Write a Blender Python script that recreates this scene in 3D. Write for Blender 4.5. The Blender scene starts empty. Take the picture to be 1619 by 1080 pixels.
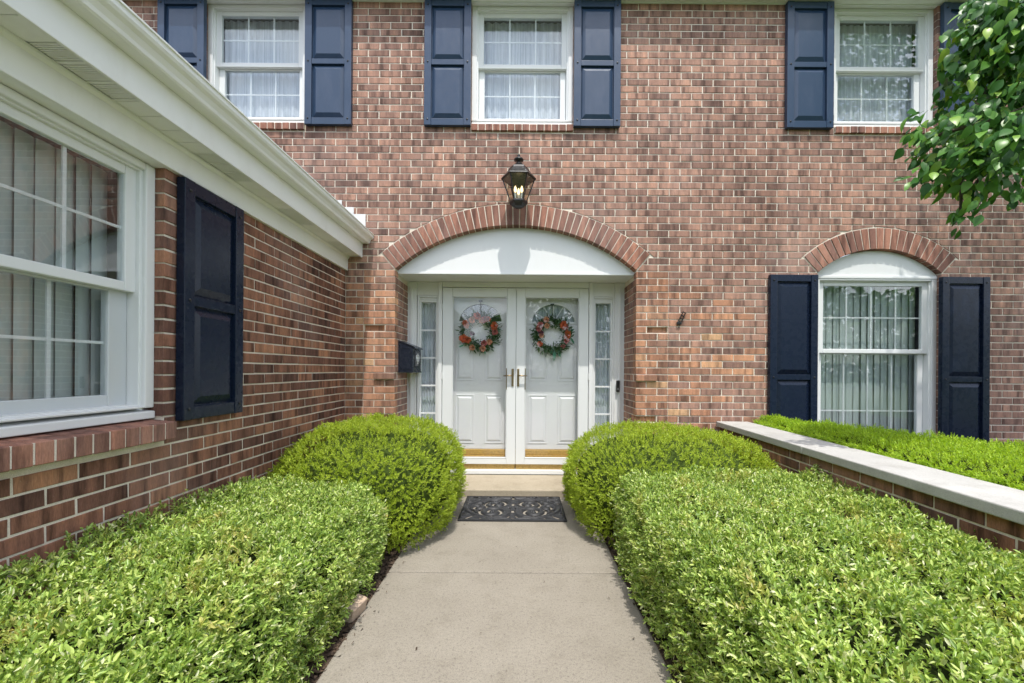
import bpy, bmesh, math, random
import numpy as np
from mathutils import Vector, Matrix

random.seed(7)
rng = np.random.default_rng(11)
R = math.radians
scene = bpy.context.scene
COL = scene.collection

# ------------------------------------------------------------------ camera
EYE = 1.187
cam_data = bpy.data.cameras.new("camera")
cam = bpy.data.objects.new("camera", cam_data)
COL.objects.link(cam)
cam_data.sensor_width = 36.0
cam_data.lens = 36.0 * 650.0 / 1619.0
cam_data.shift_x = -12.5 / 1619.0
cam_data.shift_y = 45.0 / 1619.0
cam_data.clip_start = 0.05
cam_data.clip_end = 2000.0
cam.matrix_world = Matrix.Translation((0, 0, EYE)) @ Matrix.Rotation(R(90), 4, 'X') @ Matrix.Rotation(R(0.4), 4, 'Z')
scene.camera = cam

# ------------------------------------------------------------------ world, sun, exposure
SUN_EL, SUN_AZ = 67.0, 9.0          # degrees; azimuth measured to the right of straight behind the camera
world = bpy.data.worlds.new("World")
scene.world = world
world.use_nodes = True
wn, wl = world.node_tree.nodes, world.node_tree.links
wn.clear()
w_out = wn.new("ShaderNodeOutputWorld")
w_bg = wn.new("ShaderNodeBackground")
w_bg.inputs["Strength"].default_value = 0.15
w_sky = wn.new("ShaderNodeTexSky")
w_sky.sky_type = 'NISHITA'
w_sky.sun_disc = False
w_sky.sun_elevation = R(SUN_EL)
w_sky.sun_rotation = R(180 - SUN_AZ)
w_sky.air_density = 1.0
w_sky.dust_density = 2.0
w_tc = wn.new("ShaderNodeTexCoord")
w_noise = wn.new("ShaderNodeTexNoise")
w_noise.inputs["Scale"].default_value = 3.2
w_noise.inputs["Detail"].default_value = 8.0
w_noise.inputs["Roughness"].default_value = 0.58
w_ramp = wn.new("ShaderNodeValToRGB")
w_ramp.color_ramp.elements[0].position = 0.42
w_ramp.color_ramp.elements[1].position = 0.66
w_mix = wn.new("ShaderNodeMix")
w_mix.data_type = 'RGBA'
w_mix.inputs[7].default_value = (9.0, 9.1, 9.3, 1)
wl.new(w_tc.outputs["Generated"], w_noise.inputs["Vector"])
wl.new(w_noise.outputs["Fac"], w_ramp.inputs["Fac"])
wl.new(w_ramp.outputs["Color"], w_mix.inputs[0])
wl.new(w_sky.outputs["Color"], w_mix.inputs[6])
wl.new(w_mix.outputs[2], w_bg.inputs["Color"])
wl.new(w_bg.outputs["Background"], w_out.inputs["Surface"])

sun_data = bpy.data.lights.new("sun", 'SUN')
sun_data.energy = 2.2
sun_data.angle = R(0.6)
sun_data.color = (1.0, 0.955, 0.89)
sun = bpy.data.objects.new("sun", sun_data)
COL.objects.link(sun)
sdir = Vector((math.sin(R(SUN_AZ)) * math.cos(R(SUN_EL)), -math.cos(R(SUN_AZ)) * math.cos(R(SUN_EL)), math.sin(R(SUN_EL))))
sun.rotation_euler = sdir.to_track_quat('Z', 'Y').to_euler()
sun.location = (2, -6, 9)

scene.view_settings.view_transform = 'Standard'
scene.view_settings.look = 'None'
scene.view_settings.gamma = 1.0
scene.view_settings.use_curve_mapping = False
scene.view_settings.exposure = 0.92
scene.cycles.max_bounces = 10
scene.cycles.transparent_max_bounces = 16
scene.cycles.use_denoising = True


# ------------------------------------------------------------------ helpers
class MB:
    """collects shapes, then becomes one mesh"""
    def __init__(self):
        self.v, self.f = [], []

    def add(self, v, f):
        o = len(self.v)
        self.v += [tuple(p) for p in v]
        self.f += [tuple(i + o for i in q) for q in f]
        return self

    def box(self, x0, x1, y0, y1, z0, z1):
        return self.add([(x0, y0, z0), (x1, y0, z0), (x1, y1, z0), (x0, y1, z0), (x0, y0, z1), (x1, y0, z1), (x1, y1, z1), (x0, y1, z1)],
                        [(0, 3, 2, 1), (4, 5, 6, 7), (0, 1, 5, 4), (1, 2, 6, 5), (2, 3, 7, 6), (3, 0, 4, 7)])

    def prism(self, poly, y0, y1, back=True):
        """polygon given in x,z; from y0 to y1"""
        n = len(poly)
        v = [(x, y0, z) for x, z in poly] + [(x, y1, z) for x, z in poly]
        f = [tuple(range(n))] + ([tuple(range(2 * n - 1, n - 1, -1))] if back else [])
        f += [(i, (i + 1) % n, n + (i + 1) % n, n + i) for i in range(n)]
        return self.add(v, f)

    def prism_y(self, poly, y0, y1):
        return self.prism(poly, y0, y1)

    def ring(self, x0, x1, z0, z1, w, y0, y1, wt=None, wb=None):
        """a rectangular frame of four butted bars"""
        wt = w if wt is None else wt
        wb = w if wb is None else wb
        self.box(x0, x0 + w, y0, y1, z0, z1)
        self.box(x1 - w, x1, y0, y1, z0, z1)
        self.box(x0 + w, x1 - w, y0 + .0006, y1, z1 - wt, z1)
        self.box(x0 + w, x1 - w, y0 + .0006, y1, z0, z0 + wb)
        return self

    def tube(self, pts, rad, n=8, cap=True):
        pts = [Vector(p) for p in pts]
        rads = rad if isinstance(rad, (list, tuple)) else [rad] * len(pts)
        v, f = [], []
        up = Vector((0.13, 0.2, 1)).normalized()
        for i, p in enumerate(pts):
            d = (pts[min(i + 1, len(pts) - 1)] - pts[max(i - 1, 0)]).normalized()
            a = d.cross(up)
            if a.length < 1e-3:
                a = d.cross(Vector((1, 0, 0)))
            a.normalize()
            b = d.cross(a).normalized()
            for k in range(n):
                t = 2 * math.pi * k / n
                v.append(p + (a * math.cos(t) + b * math.sin(t)) * rads[i])
        for i in range(len(pts) - 1):
            for k in range(n):
                f.append((i * n + k, i * n + (k + 1) % n, (i + 1) * n + (k + 1) % n, (i + 1) * n + k))
        if cap:
            f.append(tuple(range(n)))
            f.append(tuple(range((len(pts) - 1) * n, len(pts) * n)))
        return self.add(v, f)

    def lathe(self, prof, n=16, c=(0, 0, 0), rot=0.0):
        """profile of (radius, z) turned round a vertical axis"""
        v, f = [], []
        for r_, z in prof:
            for k in range(n):
                t = 2 * math.pi * k / n + rot
                v.append((c[0] + r_ * math.cos(t), c[1] + r_ * math.sin(t), c[2] + z))
        m = len(prof)
        for i in range(m - 1):
            for k in range(n):
                f.append((i * n + k, i * n + (k + 1) % n, (i + 1) * n + (k + 1) % n, (i + 1) * n + k))
        f.append(tuple(range(n)))
        f.append(tuple(range((m - 1) * n, m * n)))
        return self.add(v, f)

    def mesh(self, name, recalc=True):
        me = bpy.data.meshes.new(name)
        me.from_pydata(self.v, [], self.f)
        if recalc:
            bm = bmesh.new()
            bm.from_mesh(me)
            bmesh.ops.recalc_face_normals(bm, faces=bm.faces)
            bm.to_mesh(me)
            bm.free()
        me.update()
        return me


def tag(o, label=None, cat=None, group=None, kind=None):
    if label:
        o["label"] = label
    if cat:
        o["category"] = cat
    if group:
        o["group"] = group
    if kind:
        o["kind"] = kind
    return o


def put(name, me, m=None, parent=None, loc=(0, 0, 0), rotz=0.0, bevel=0.0, smooth=False, seg=2):
    o = bpy.data.objects.new(name, me)
    COL.objects.link(o)
    o.location = loc
    o.rotation_euler = (0, 0, rotz)
    if parent is not None:
        o.parent = parent
    if m is not None and me is not None and not me.materials:
        me.materials.append(m)
    if smooth:
        me.polygons.foreach_set("use_smooth", [True] * len(me.polygons))
    if bevel:
        b = o.modifiers.new("bevel", 'BEVEL')
        b.width = bevel
        b.segments = seg
        b.limit_method = 'ANGLE'
        b.angle_limit = R(40)
    return o


def make(name, mb, m, parent=None, **kw):
    return put(name, mb.mesh(name), m, parent, **kw)


def empty(name, loc=(0, 0, 0), rotz=0.0, parent=None):
    o = bpy.data.objects.new(name, None)
    o.empty_display_size = 0.2
    COL.objects.link(o)
    o.location = loc
    o.rotation_euler = (0, 0, rotz)
    if parent is not None:
        o.parent = parent
    return o


def quads_mesh(name, V, F):
    me = bpy.data.meshes.new(name)
    V = np.ascontiguousarray(V, dtype=np.float32)
    F = np.ascontiguousarray(F, dtype=np.int32)
    k = F.shape[1]
    me.vertices.add(len(V))
    me.vertices.foreach_set("co", V.ravel())
    me.loops.add(F.size)
    me.loops.foreach_set("vertex_index", F.ravel())
    me.polygons.add(len(F))
    me.polygons.foreach_set("loop_start", np.arange(0, F.size, k, dtype=np.int32))
    try:
        me.polygons.foreach_set("loop_total", np.full(len(F), k, dtype=np.int32))
    except Exception:
        pass
    me.update(calc_edges=True)
    me.validate()
    return me


# ------------------------------------------------------------------ materials
def new_mat(name):
    m = bpy.data.materials.new(name)
    m.use_nodes = True
    nt = m.node_tree
    b = nt.nodes["Principled BSDF"]
    return m, nt, nt.nodes, nt.links, b


def ramp(n, stops, interp='LINEAR'):
    r_ = n.new("ShaderNodeValToRGB")
    cr = r_.color_ramp
    cr.interpolation = interp
    while len(cr.elements) < len(stops):
        cr.elements.new(0.5)
    for e, (p, c) in zip(cr.elements, stops):
        e.position = p
        e.color = (c[0], c[1], c[2], 1)
    return r_


def mixc(n, l, fac, a, b, blend='MIX'):
    x = n.new("ShaderNodeMix")
    x.data_type = 'RGBA'
    x.blend_type = blend
    for s, val in ((0, fac), (6, a), (7, b)):
        if hasattr(val, "is_linked") or hasattr(val, "links"):
            l.new(val, x.inputs[s])
        elif isinstance(val, (int, float)):
            x.inputs[s].default_value = val
        else:
            x.inputs[s].default_value = (val[0], val[1], val[2], 1)
    return x.outputs[2]


def math_n(n, l, op, a, b=None):
    x = n.new("ShaderNodeMath")
    x.operation = op
    for i, val in enumerate((a, b)):
        if val is None:
            continue
        if hasattr(val, "links"):
            l.new(val, x.inputs[i])
        else:
            x.inputs[i].default_value = val
    return x.outputs[0]


def noise(n, l, vec, scale, detail=3.0, rough=0.5):
    t = n.new("ShaderNodeTexNoise")
    t.inputs["Scale"].default_value = scale
    t.inputs["Detail"].default_value = detail
    t.inputs["Roughness"].default_value = rough
    if vec is not None:
        l.new(vec, t.inputs["Vector"])
    return t.outputs["Fac"]


def world_pos(n, l, scale=(1, 1, 1)):
    g = n.new("ShaderNodeNewGeometry")
    mp = n.new("ShaderNodeMapping")
    mp.inputs["Scale"].default_value = scale
    l.new(g.outputs["Position"], mp.inputs["Vector"])
    return mp.outputs["Vector"]


def bump(n, l, b, h, strength=0.3, dist=0.004):
    x = n.new("ShaderNodeBump")
    x.inputs["Strength"].default_value = strength
    x.inputs["Distance"].default_value = dist
    l.new(h, x.inputs["Height"])
    l.new(x.outputs["Normal"], b.inputs["Normal"])


def piece_random(n, l):
    """one number for each brick, whether it is an object of its own or an island of a joined mesh"""
    oi = n.new("ShaderNodeObjectInfo")
    g = n.new("ShaderNodeNewGeometry")
    s = math_n(n, l, 'ADD', oi.outputs["Random"], g.outputs["Random Per Island"])
    return math_n(n, l, 'FRACT', s)


def brick_material(name, stops, streak=0.75):
    m, nt, n, l, b = new_mat(name)
    rnd = piece_random(n, l)
    base = ramp(n, stops)
    l.new(rnd, base.inputs["Fac"])
    # flashing: dark and pale zones that run up and down each brick
    off = math_n(n, l, 'MULTIPLY', rnd, 37.0)
    g = n.new("ShaderNodeNewGeometry")
    add = n.new("ShaderNodeVectorMath")
    add.operation = 'ADD'
    cmb = n.new("ShaderNodeCombineXYZ")
    l.new(off, cmb.inputs[0]); l.new(off, cmb.inputs[1]); l.new(off, cmb.inputs[2])
    l.new(g.outputs["Position"], add.inputs[0]); l.new(cmb.outputs[0], add.inputs[1])
    mp = n.new("ShaderNodeMapping")
    mp.inputs["Scale"].default_value = (19, 19, 2.2)
    l.new(add.outputs[0], mp.inputs["Vector"])
    st = noise(n, l, mp.outputs["Vector"], 1.0, 3.0, 0.6)
    sr = ramp(n, [(0.33, (0.34, 0.33, 0.34)), (0.45, (0.76, 0.75, 0.75)), (0.53, (1.0, 1.0, 1.0)), (0.62, (1.12, 1.09, 1.05)), (0.74, (1.5, 1.42, 1.32))])
    l.new(st, sr.inputs["Fac"])
    c1 = mixc(n, l, streak, base.outputs["Color"], sr.outputs["Color"], 'MULTIPLY')
    # wire cut grain
    mp2 = n.new("ShaderNodeMapping")
    mp2.inputs["Scale"].default_value = (260, 260, 45)
    l.new(g.outputs["Position"], mp2.inputs["Vector"])
    fine = noise(n, l, mp2.outputs["Vector"], 1.0, 3.0, 0.65)
    fr = ramp(n, [(0.25, (0.6, 0.6, 0.6)), (0.75, (1.3, 1.3, 1.3))])
    l.new(fine, fr.inputs["Fac"])
    c2 = mixc(n, l, 0.75, c1, fr.outputs["Color"], 'MULTIPLY')
    # pale lime bloom in places
    big = noise(n, l, world_pos(n, l), 1.3, 5.0, 0.6)
    br = ramp(n, [(0.52, (0, 0, 0)), (0.80, (0.34, 0.34, 0.34))])
    l.new(big, br.inputs["Fac"])
    c3 = mixc(n, l, br.outputs["Color"], c2, (0.46, 0.36, 0.33))
    speck = noise(n, l, world_pos(n, l), 140.0, 2.0, 0.7)
    spr = ramp(n, [(0.70, (0, 0, 0)), (0.78, (0.5, 0.5, 0.5))])
    l.new(speck, spr.inputs["Fac"])
    c4 = mixc(n, l, spr.outputs["Color"], c3, (0.42, 0.36, 0.31))
    # rain streaks and soot in broad uneven patches
    so = noise(n, l, world_pos(n, l, (2.6, 2.6, 0.55)), 1.0, 5.0, 0.6)
    sor = ramp(n, [(0.34, (0.66, 0.64, 0.63)), (0.52, (1.0, 1.0, 1.0)), (0.72, (1.10, 1.09, 1.07))])
    l.new(so, sor.inputs["Fac"])
    c4 = mixc(n, l, 0.85, c4, sor.outputs["Color"], 'MULTIPLY')
    l.new(c4, b.inputs["Base Color"])
    b.inputs["Roughness"].default_value = 0.85
    b.inputs["Specular IOR Level"].default_value = 0.25
    bump(n, l, b, fine, 0.55, 0.0025)
    return m


BRICK = brick_material("brick_brown", [(0.0, (0.235, 0.140, 0.111)), (0.2, (0.296, 0.176, 0.137)), (0.45, (0.354, 0.208, 0.159)),
                                       (0.7, (0.392, 0.229, 0.173)), (0.9, (0.434, 0.255, 0.189)), (1.0, (0.305, 0.178, 0.140))], 0.90)
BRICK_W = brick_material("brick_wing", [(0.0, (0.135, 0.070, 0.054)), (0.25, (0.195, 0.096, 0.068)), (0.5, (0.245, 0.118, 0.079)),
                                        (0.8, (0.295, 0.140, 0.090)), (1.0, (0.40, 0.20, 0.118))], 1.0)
BRICK_O = brick_material("brick_orange", [(0.0, (0.30, 0.165, 0.115)), (0.3, (0.40, 0.210, 0.136)), (0.6, (0.47, 0.240, 0.148)),
                                          (0.9, (0.54, 0.285, 0.170)), (1.0, (0.62, 0.39, 0.22))], 0.88)
BRICK_A = brick_material("brick_red", [(0.0, (0.22, 0.115, 0.090)), (0.3, (0.30, 0.150, 0.112)), (0.7, (0.37, 0.180, 0.128)),
                                       (1.0, (0.43, 0.215, 0.150))], 0.8)


def mortar_material():
    m, nt, n, l, b = new_mat("mortar")
    v = world_pos(n, l)
    a = noise(n, l, v, 6.0, 5.0, 0.6)
    c = ramp(n, [(0.3, (0.68, 0.60, 0.49)), (0.7, (0.85, 0.78, 0.67))])
    l.new(a, c.inputs["Fac"])
    f = noise(n, l, v, 320.0, 3.0, 0.6)
    fr = ramp(n, [(0.3, (0.72, 0.72, 0.72)), (0.7, (1.1, 1.1, 1.1))])
    l.new(f, fr.inputs["Fac"])
    l.new(mixc(n, l, 0.8, c.outputs["Color"], fr.outputs["Color"], 'MULTIPLY'), b.inputs["Base Color"])
    b.inputs["Roughness"].default_value = 0.95
    bump(n, l, b, f, 0.4, 0.002)
    return m


MORTAR = mortar_material()


def paint(name, col, rough=0.4, dirt=(0.62, 0.6, 0.54), amount=0.35, spec=0.5, grain=0.05):
    m, nt, n, l, b = new_mat(name)
    v = world_pos(n, l, (1, 1, 0.35))
    a = noise(n, l, v, 7.0, 6.0, 0.65)
    r_ = ramp(n, [(0.50, (0, 0, 0)), (0.85, (amount,) * 3)])
    l.new(a, r_.inputs["Fac"])
    l.new(mixc(n, l, r_.outputs["Color"], col, dirt), b.inputs["Base Color"])
    rr = noise(n, l, world_pos(n, l), 25.0, 3.0)
    rm = n.new("ShaderNodeMapRange")
    rm.inputs["To Min"].default_value = max(0.05, rough - 0.08)
    rm.inputs["To Max"].default_value = rough + 0.12
    l.new(rr, rm.inputs["Value"])
    l.new(rm.outputs[0], b.inputs["Roughness"])
    b.inputs["Specular IOR Level"].default_value = spec
    bump(n, l, b, noise(n, l, world_pos(n, l), 90.0, 2.0), grain, 0.002)
    return m


WHITE = paint("white_paint", (0.73, 0.745, 0.74), 0.38, amount=0.22)
VINYL = paint("white_vinyl", (0.72, 0.74, 0.735), 0.32, amount=0.12)
ALUM = paint("white_aluminium", (0.83, 0.84, 0.82), 0.36, dirt=(0.48, 0.45, 0.36), amount=0.22)
DOORWHITE = paint("door_enamel", (0.75, 0.765, 0.77), 0.33, amount=0.08)
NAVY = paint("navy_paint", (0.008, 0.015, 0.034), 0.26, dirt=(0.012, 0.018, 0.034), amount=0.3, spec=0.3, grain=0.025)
NAVYPALE = paint("navy_paint_faded", (0.022, 0.047, 0.094), 0.32, dirt=(0.062, 0.086, 0.140), amount=0.6, grain=0.12)  # paler, bluer navy used on the upper shutters only
BLACK = paint("black_metal", (0.012, 0.012, 0.013), 0.28, dirt=(0.03, 0.03, 0.03))
BOXBLACK = paint("mailbox_black", (0.012, 0.016, 0.028), 0.25, dirt=(0.03, 0.035, 0.045))
RUBBER = paint("rubber", (0.018, 0.019, 0.022), 0.55, dirt=(0.05, 0.05, 0.05), amount=0.4)
GREYVINYL = paint("grey_vinyl", (0.52, 0.55, 0.56), 0.4)
ROOM = paint("room_paint", (0.10, 0.10, 0.09), 0.9)
BLIND = paint("blind_vinyl", (0.40, 0.46, 0.44), 0.5, amount=0.05)
ROOFING = paint("roof_shingle", (0.06, 0.055, 0.05), 0.9, grain=0.6)


def plain(name, col, rough=0.5, metal=0.0, spec=0.5):
    m, nt, n, l, b = new_mat(name)
    a = noise(n, l, world_pos(n, l), 60.0, 4.0)
    r_ = ramp(n, [(0.3, tuple(c * 0.8 for c in col)), (0.7, tuple(min(1, c * 1.15) for c in col))])
    l.new(a, r_.inputs["Fac"])
    l.new(r_.outputs["Color"], b.inputs["Base Color"])
    b.inputs["Roughness"].default_value = rough
    b.inputs["Metallic"].default_value = metal
    b.inputs["Specular IOR Level"].default_value = spec
    return m


BRASS = plain("brass", (0.55, 0.40, 0.17), 0.32, 1.0)
BRONZE = plain("aged_brass", (0.30, 0.23, 0.13), 0.35, 1.0)
OAK = plain("sill_oak", (0.52, 0.33, 0.09), 0.35)
DARKSHELL = plain("dark_interior", (0.03, 0.032, 0.03), 0.9)
SCREEN = plain("grey_emblem", (0.16, 0.16, 0.17), 0.4, 0.6)


def curtain_material():
    m, nt, n, l, b = new_mat("sheer_curtain")
    b.inputs["Base Color"].default_value = (0.80, 0.82, 0.83, 1)
    b.inputs["Roughness"].default_value = 0.9
    v = world_pos(n, l, (1, 1, 0.02))
    a = noise(n, l, v, 60.0, 3.0)
    r_ = ramp(n, [(0.35, (0.42, 0.46, 0.50)), (0.65, (0.66, 0.69, 0.73))])
    l.new(a, r_.inputs["Fac"])
    l.new(r_.outputs["Color"], b.inputs["Base Color"])
    return m


CURTAIN = curtain_material()


def glass_material(name, tint=(0.972, 0.985, 0.988), boost=1.0):
    """thin window glass: clear through, mirror by Fresnel"""
    m, nt, n, l, b = new_mat(name)
    n.remove(b)
    out = n["Material Output"]
    tr = n.new("ShaderNodeBsdfTransparent")
    tr.inputs["Color"].default_value = (*tint, 1)
    gl = n.new("ShaderNodeBsdfGlossy")
    gl.inputs["Roughness"].default_value = 0.012
    gl.inputs["Color"].default_value = (0.95, 0.98, 1.0, 1)
    fr = n.new("ShaderNodeFresnel")
    fr.inputs["IOR"].default_value = 1.52
    bk = n.new("ShaderNodeNewGeometry")
    ior = n.new("ShaderNodeMapRange")
    ior.inputs["To Min"].default_value = 1.52
    ior.inputs["To Max"].default_value = 1.0 / 1.52
    l.new(bk.outputs["Backfacing"], ior.inputs["Value"])
    l.new(ior.outputs[0], fr.inputs["IOR"])
    wob = n.new("ShaderNodeBump")
    wob.inputs["Strength"].default_value = 0.015
    wob.inputs["Distance"].default_value = 0.02
    l.new(noise(n, l, world_pos(n, l), 3.0, 1.0), wob.inputs["Height"])
    l.new(wob.outputs["Normal"], gl.inputs["Normal"])
    k = math_n(n, l, 'MULTIPLY', fr.outputs[0], boost)
    k = math_n(n, l, 'MINIMUM', k, 1.0)
    mx = n.new("ShaderNodeMixShader")
    l.new(k, mx.inputs[0])
    l.new(tr.outputs[0], mx.inputs[1])
    l.new(gl.outputs[0], mx.inputs[2])
    l.new(mx.outputs[0], out.inputs["Surface"])
    return m


GLASS = glass_material("window_glass", boost=1.45)
STORMGLASS = glass_material("storm_glass", (0.985, 0.985, 0.985), 0.8)
LAMPGLASS = glass_material("lamp_glass", (0.97, 0.97, 0.93), 0.7)


def concrete_material(name, lo, hi, speck=0.5, stain=0.5):
    m, nt, n, l, b = new_mat(name)
    v = world_pos(n, l)
    a = noise(n, l, v, 2.2, 6.0, 0.62)
    c = ramp(n, [(0.3, lo), (0.7, hi)])
    l.new(a, c.inputs["Fac"])
    f = noise(n, l, v, 210.0, 3.0, 0.7)
    fr = ramp(n, [(0.28, (0.45, 0.43, 0.40)), (0.45, (0.95, 0.95, 0.95)), (0.75, (1.18, 1.17, 1.15))])
    l.new(f, fr.inputs["Fac"])
    c1 = mixc(n, l, speck, c.outputs["Color"], fr.outputs["Color"], 'MULTIPLY')
    s = noise(n, l, v, 5.5, 8.0, 0.7)
    sr = ramp(n, [(0.32, (0.66, 0.64, 0.6)), (0.5, (1, 1, 1))])
    l.new(s, sr.inputs["Fac"])
    c2 = mixc(n, l, stain, c1, sr.outputs["Color"], 'MULTIPLY')
    d_ = noise(n, l, v, 75.0, 4.0, 0.75)
    dr_ = ramp(n, [(0.30, (0.42, 0.40, 0.37)), (0.43, (0.95, 0.95, 0.95)), (0.70, (1.16, 1.16, 1.14))])
    l.new(d_, dr_.inputs["Fac"])
    c2 = mixc(n, l, speck * 0.8, c2, dr_.outputs["Color"], 'MULTIPLY')
    l.new(c2, b.inputs["Base Color"])
    b.inputs["Roughness"].default_value = 0.9
    bump(n, l, b, f, 0.5, 0.0025)
    return m


CONCRETE = concrete_material("path_concrete", (0.245, 0.221, 0.182), (0.29, 0.264, 0.220), 1.0, 0.4)
STEP = concrete_material("step_concrete", (0.345, 0.295, 0.215), (0.40, 0.345, 0.26), 0.6)
STONE = concrete_material("limestone", (0.37, 0.365, 0.345), (0.45, 0.445, 0.42), 0.35)
PAVER = concrete_material("tan_paver", (0.46, 0.34, 0.25), (0.55, 0.43, 0.33), 0.4)


def ground_material(name, lo, hi, scale=30.0):
    m, nt, n, l, b = new_mat(name)
    v = world_pos(n, l)
    a = noise(n, l, v, scale, 6.0, 0.7)
    c = ramp(n, [(0.3, lo), (0.7, hi)])
    l.new(a, c.inputs["Fac"])
    l.new(c.outputs["Color"], b.inputs["Base Color"])
    b.inputs["Roughness"].default_value = 0.95
    bump(n, l, b, a, 0.8, 0.02)
    return m


LAWN = ground_material("lawn", (0.05, 0.09, 0.02), (0.10, 0.15, 0.04))
SOIL = ground_material("mulch_soil", (0.018, 0.013, 0.010), (0.06, 0.042, 0.03), 60.0)
CHIP = ground_material("mulch_chip", (0.03, 0.02, 0.014), (0.13, 0.085, 0.055), 25.0)


def leaf_material(name, stops, patch=None, trans=0.3, rough=0.42, patch_scale=5.0, spec=0.4):
    m, nt, n, l, b = new_mat(name)
    rnd = piece_random(n, l)
    c = ramp(n, stops)
    l.new(rnd, c.inputs["Fac"])
    col = c.outputs["Color"]
    if patch:
        a = noise(n, l, world_pos(n, l), patch_scale, 4.0, 0.6)
        pr = ramp(n, [(0.55, (0, 0, 0)), (0.72, (0.75, 0.75, 0.75))])
        l.new(a, pr.inputs["Fac"])
        r2 = math_n(n, l, 'FRACT', math_n(n, l, 'MULTIPLY', rnd, 17.3))
        k = math_n(n, l, 'MULTIPLY', pr.outputs["Color"], r2)
        col = mixc(n, l, k, col, patch)
    l.new(col, b.inputs["Base Color"])
    b.inputs["Roughness"].default_value = rough
    b.inputs["Specular IOR Level"].default_value = spec
    tl = n.new("ShaderNodeBsdfTranslucent")
    l.new(mixc(n, l, 1.0, col, (1.15, 1.1, 0.5), 'MULTIPLY'), tl.inputs["Color"])
    mx = n.new("ShaderNodeMixShader")
    mx.inputs[0].default_value = trans
    l.new(b.outputs[0], mx.inputs[1])
    l.new(tl.outputs[0], mx.inputs[2])
    l.new(mx.outputs[0], n["Material Output"].inputs["Surface"])
    return m


BOXWOOD = leaf_material("boxwood_leaf", [(0.0, (0.115, 0.200, 0.045)), (0.25, (0.255, 0.395, 0.085)), (0.6, (0.430, 0.595, 0.130)), (0.88, (0.62, 0.73, 0.22)), (1.0, (0.80, 0.82, 0.56))],
                        (0.76, 0.56, 0.20), 0.36, 0.30)
YEW = leaf_material("yew_needle", [(0.0, (0.180, 0.265, 0.024)), (0.4, (0.330, 0.450, 0.036)), (0.8, (0.470, 0.590, 0.052)), (1.0, (0.60, 0.69, 0.09))], None, 0.36, 0.5)
YEWLIME = leaf_material("yew_needle_lime", [(0.0, (0.200, 0.330, 0.018)), (0.5, (0.350, 0.540, 0.028)), (1.0, (0.52, 0.69, 0.05))], None, 0.38, 0.5)
TREELEAF = leaf_material("tree_leaf", [(0.0, (0.024, 0.085, 0.018)), (0.5, (0.060, 0.180, 0.030)), (0.85, (0.130, 0.300, 0.045)), (1.0, (0.28, 0.44, 0.06))], None, 0.32, 0.34, spec=0.3)
WREATHLEAF = leaf_material("wreath_leaf", [(0.0, (0.03, 0.075, 0.03)), (0.6, (0.07, 0.14, 0.06)), (1.0, (0.16, 0.24, 0.14))], None, 0.2, 0.5)
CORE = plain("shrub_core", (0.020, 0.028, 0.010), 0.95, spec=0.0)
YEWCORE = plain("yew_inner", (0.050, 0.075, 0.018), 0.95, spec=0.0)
BARK = ground_material("bark", (0.06, 0.045, 0.03), (0.14, 0.11, 0.08), 40.0)

# ------------------------------------------------------------------ the setting: ground, bed, path
WALL_Y = 3.988          # face of the main brick front
WING_X = -1.696         # face of the brick side wing
PATH_L, PATH_R = -0.765, 0.602
FAR = 900.0

g = MB()
g.add([(-FAR, -FAR, -0.03), (FAR, -FAR, -0.03), (FAR, FAR, -0.03), (-FAR, FAR, -0.03)], [(0, 1, 2, 3)])
tag(make("ground", g, LAWN), kind="structure")

bed = MB()
bed.box(-1.75, PATH_L - 0.004, -0.6, 3.98, -0.028, -0.018)
tag(make("planting_bed", bed, SOIL), kind="structure")
bed = MB()
bed.box(PATH_R + 0.004, 1.96, -0.6, 3.98, -0.028, -0.018)
tag(make("planting_bed", bed, SOIL), kind="structure")

path = empty("path", (0, 0, 0))
tag(path, kind="structure")
for y0, y1 in ((-2.6, -1.234), (-1.226, 0.142), (0.150, 1.026), (1.034, 2.404), (2.412, 3.838)):
    s = MB()
    s.box(PATH_L, PATH_R, y0, y1, -0.10, 0.0)
    make("concrete_slab", s, CONCRETE, path, bevel=0.008, seg=2)


def chips(name, x0, x1, y0, y1, z, n, size, m):
    P = np.column_stack([rng.uniform(x0, x1, n), rng.uniform(y0, y1, n), z + rng.uniform(0, 0.012, n)])
    a = rng.uniform(0, 2 * np.pi, n)
    L = rng.uniform(0.5, 1.2, n) * size
    W = L * rng.uniform(0.2, 0.5, n)
    t = rng.uniform(-0.5, 0.5, n)
    D = np.column_stack([np.cos(a), np.sin(a), t]) * L[:, None] * 0.5
    S = np.column_stack([-np.sin(a), np.cos(a), rng.uniform(-.5, .5, n)]) * W[:, None] * 0.5
    V = np.stack([P - D - S, P + D - S, P + D + S, P - D + S], 1).reshape(-1, 3)
    F = np.arange(4 * n).reshape(n, 4)
    o = put(name, quads_mesh(name, V, F), m)
    return tag(o, kind="stuff")


tag(chips("bark_mulch", -0.99, PATH_L + 0.01, 0.3, 3.0, -0.016, 5200, 0.045, CHIP), "dark bark mulch along the hedge edge of the path", "mulch")
tag(chips("bark_mulch", PATH_R - 0.005, 0.80, 0.3, 3.0, -0.016, 3500, 0.045, CHIP), "dark bark mulch under the hedge on the planter side", "mulch")

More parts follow.
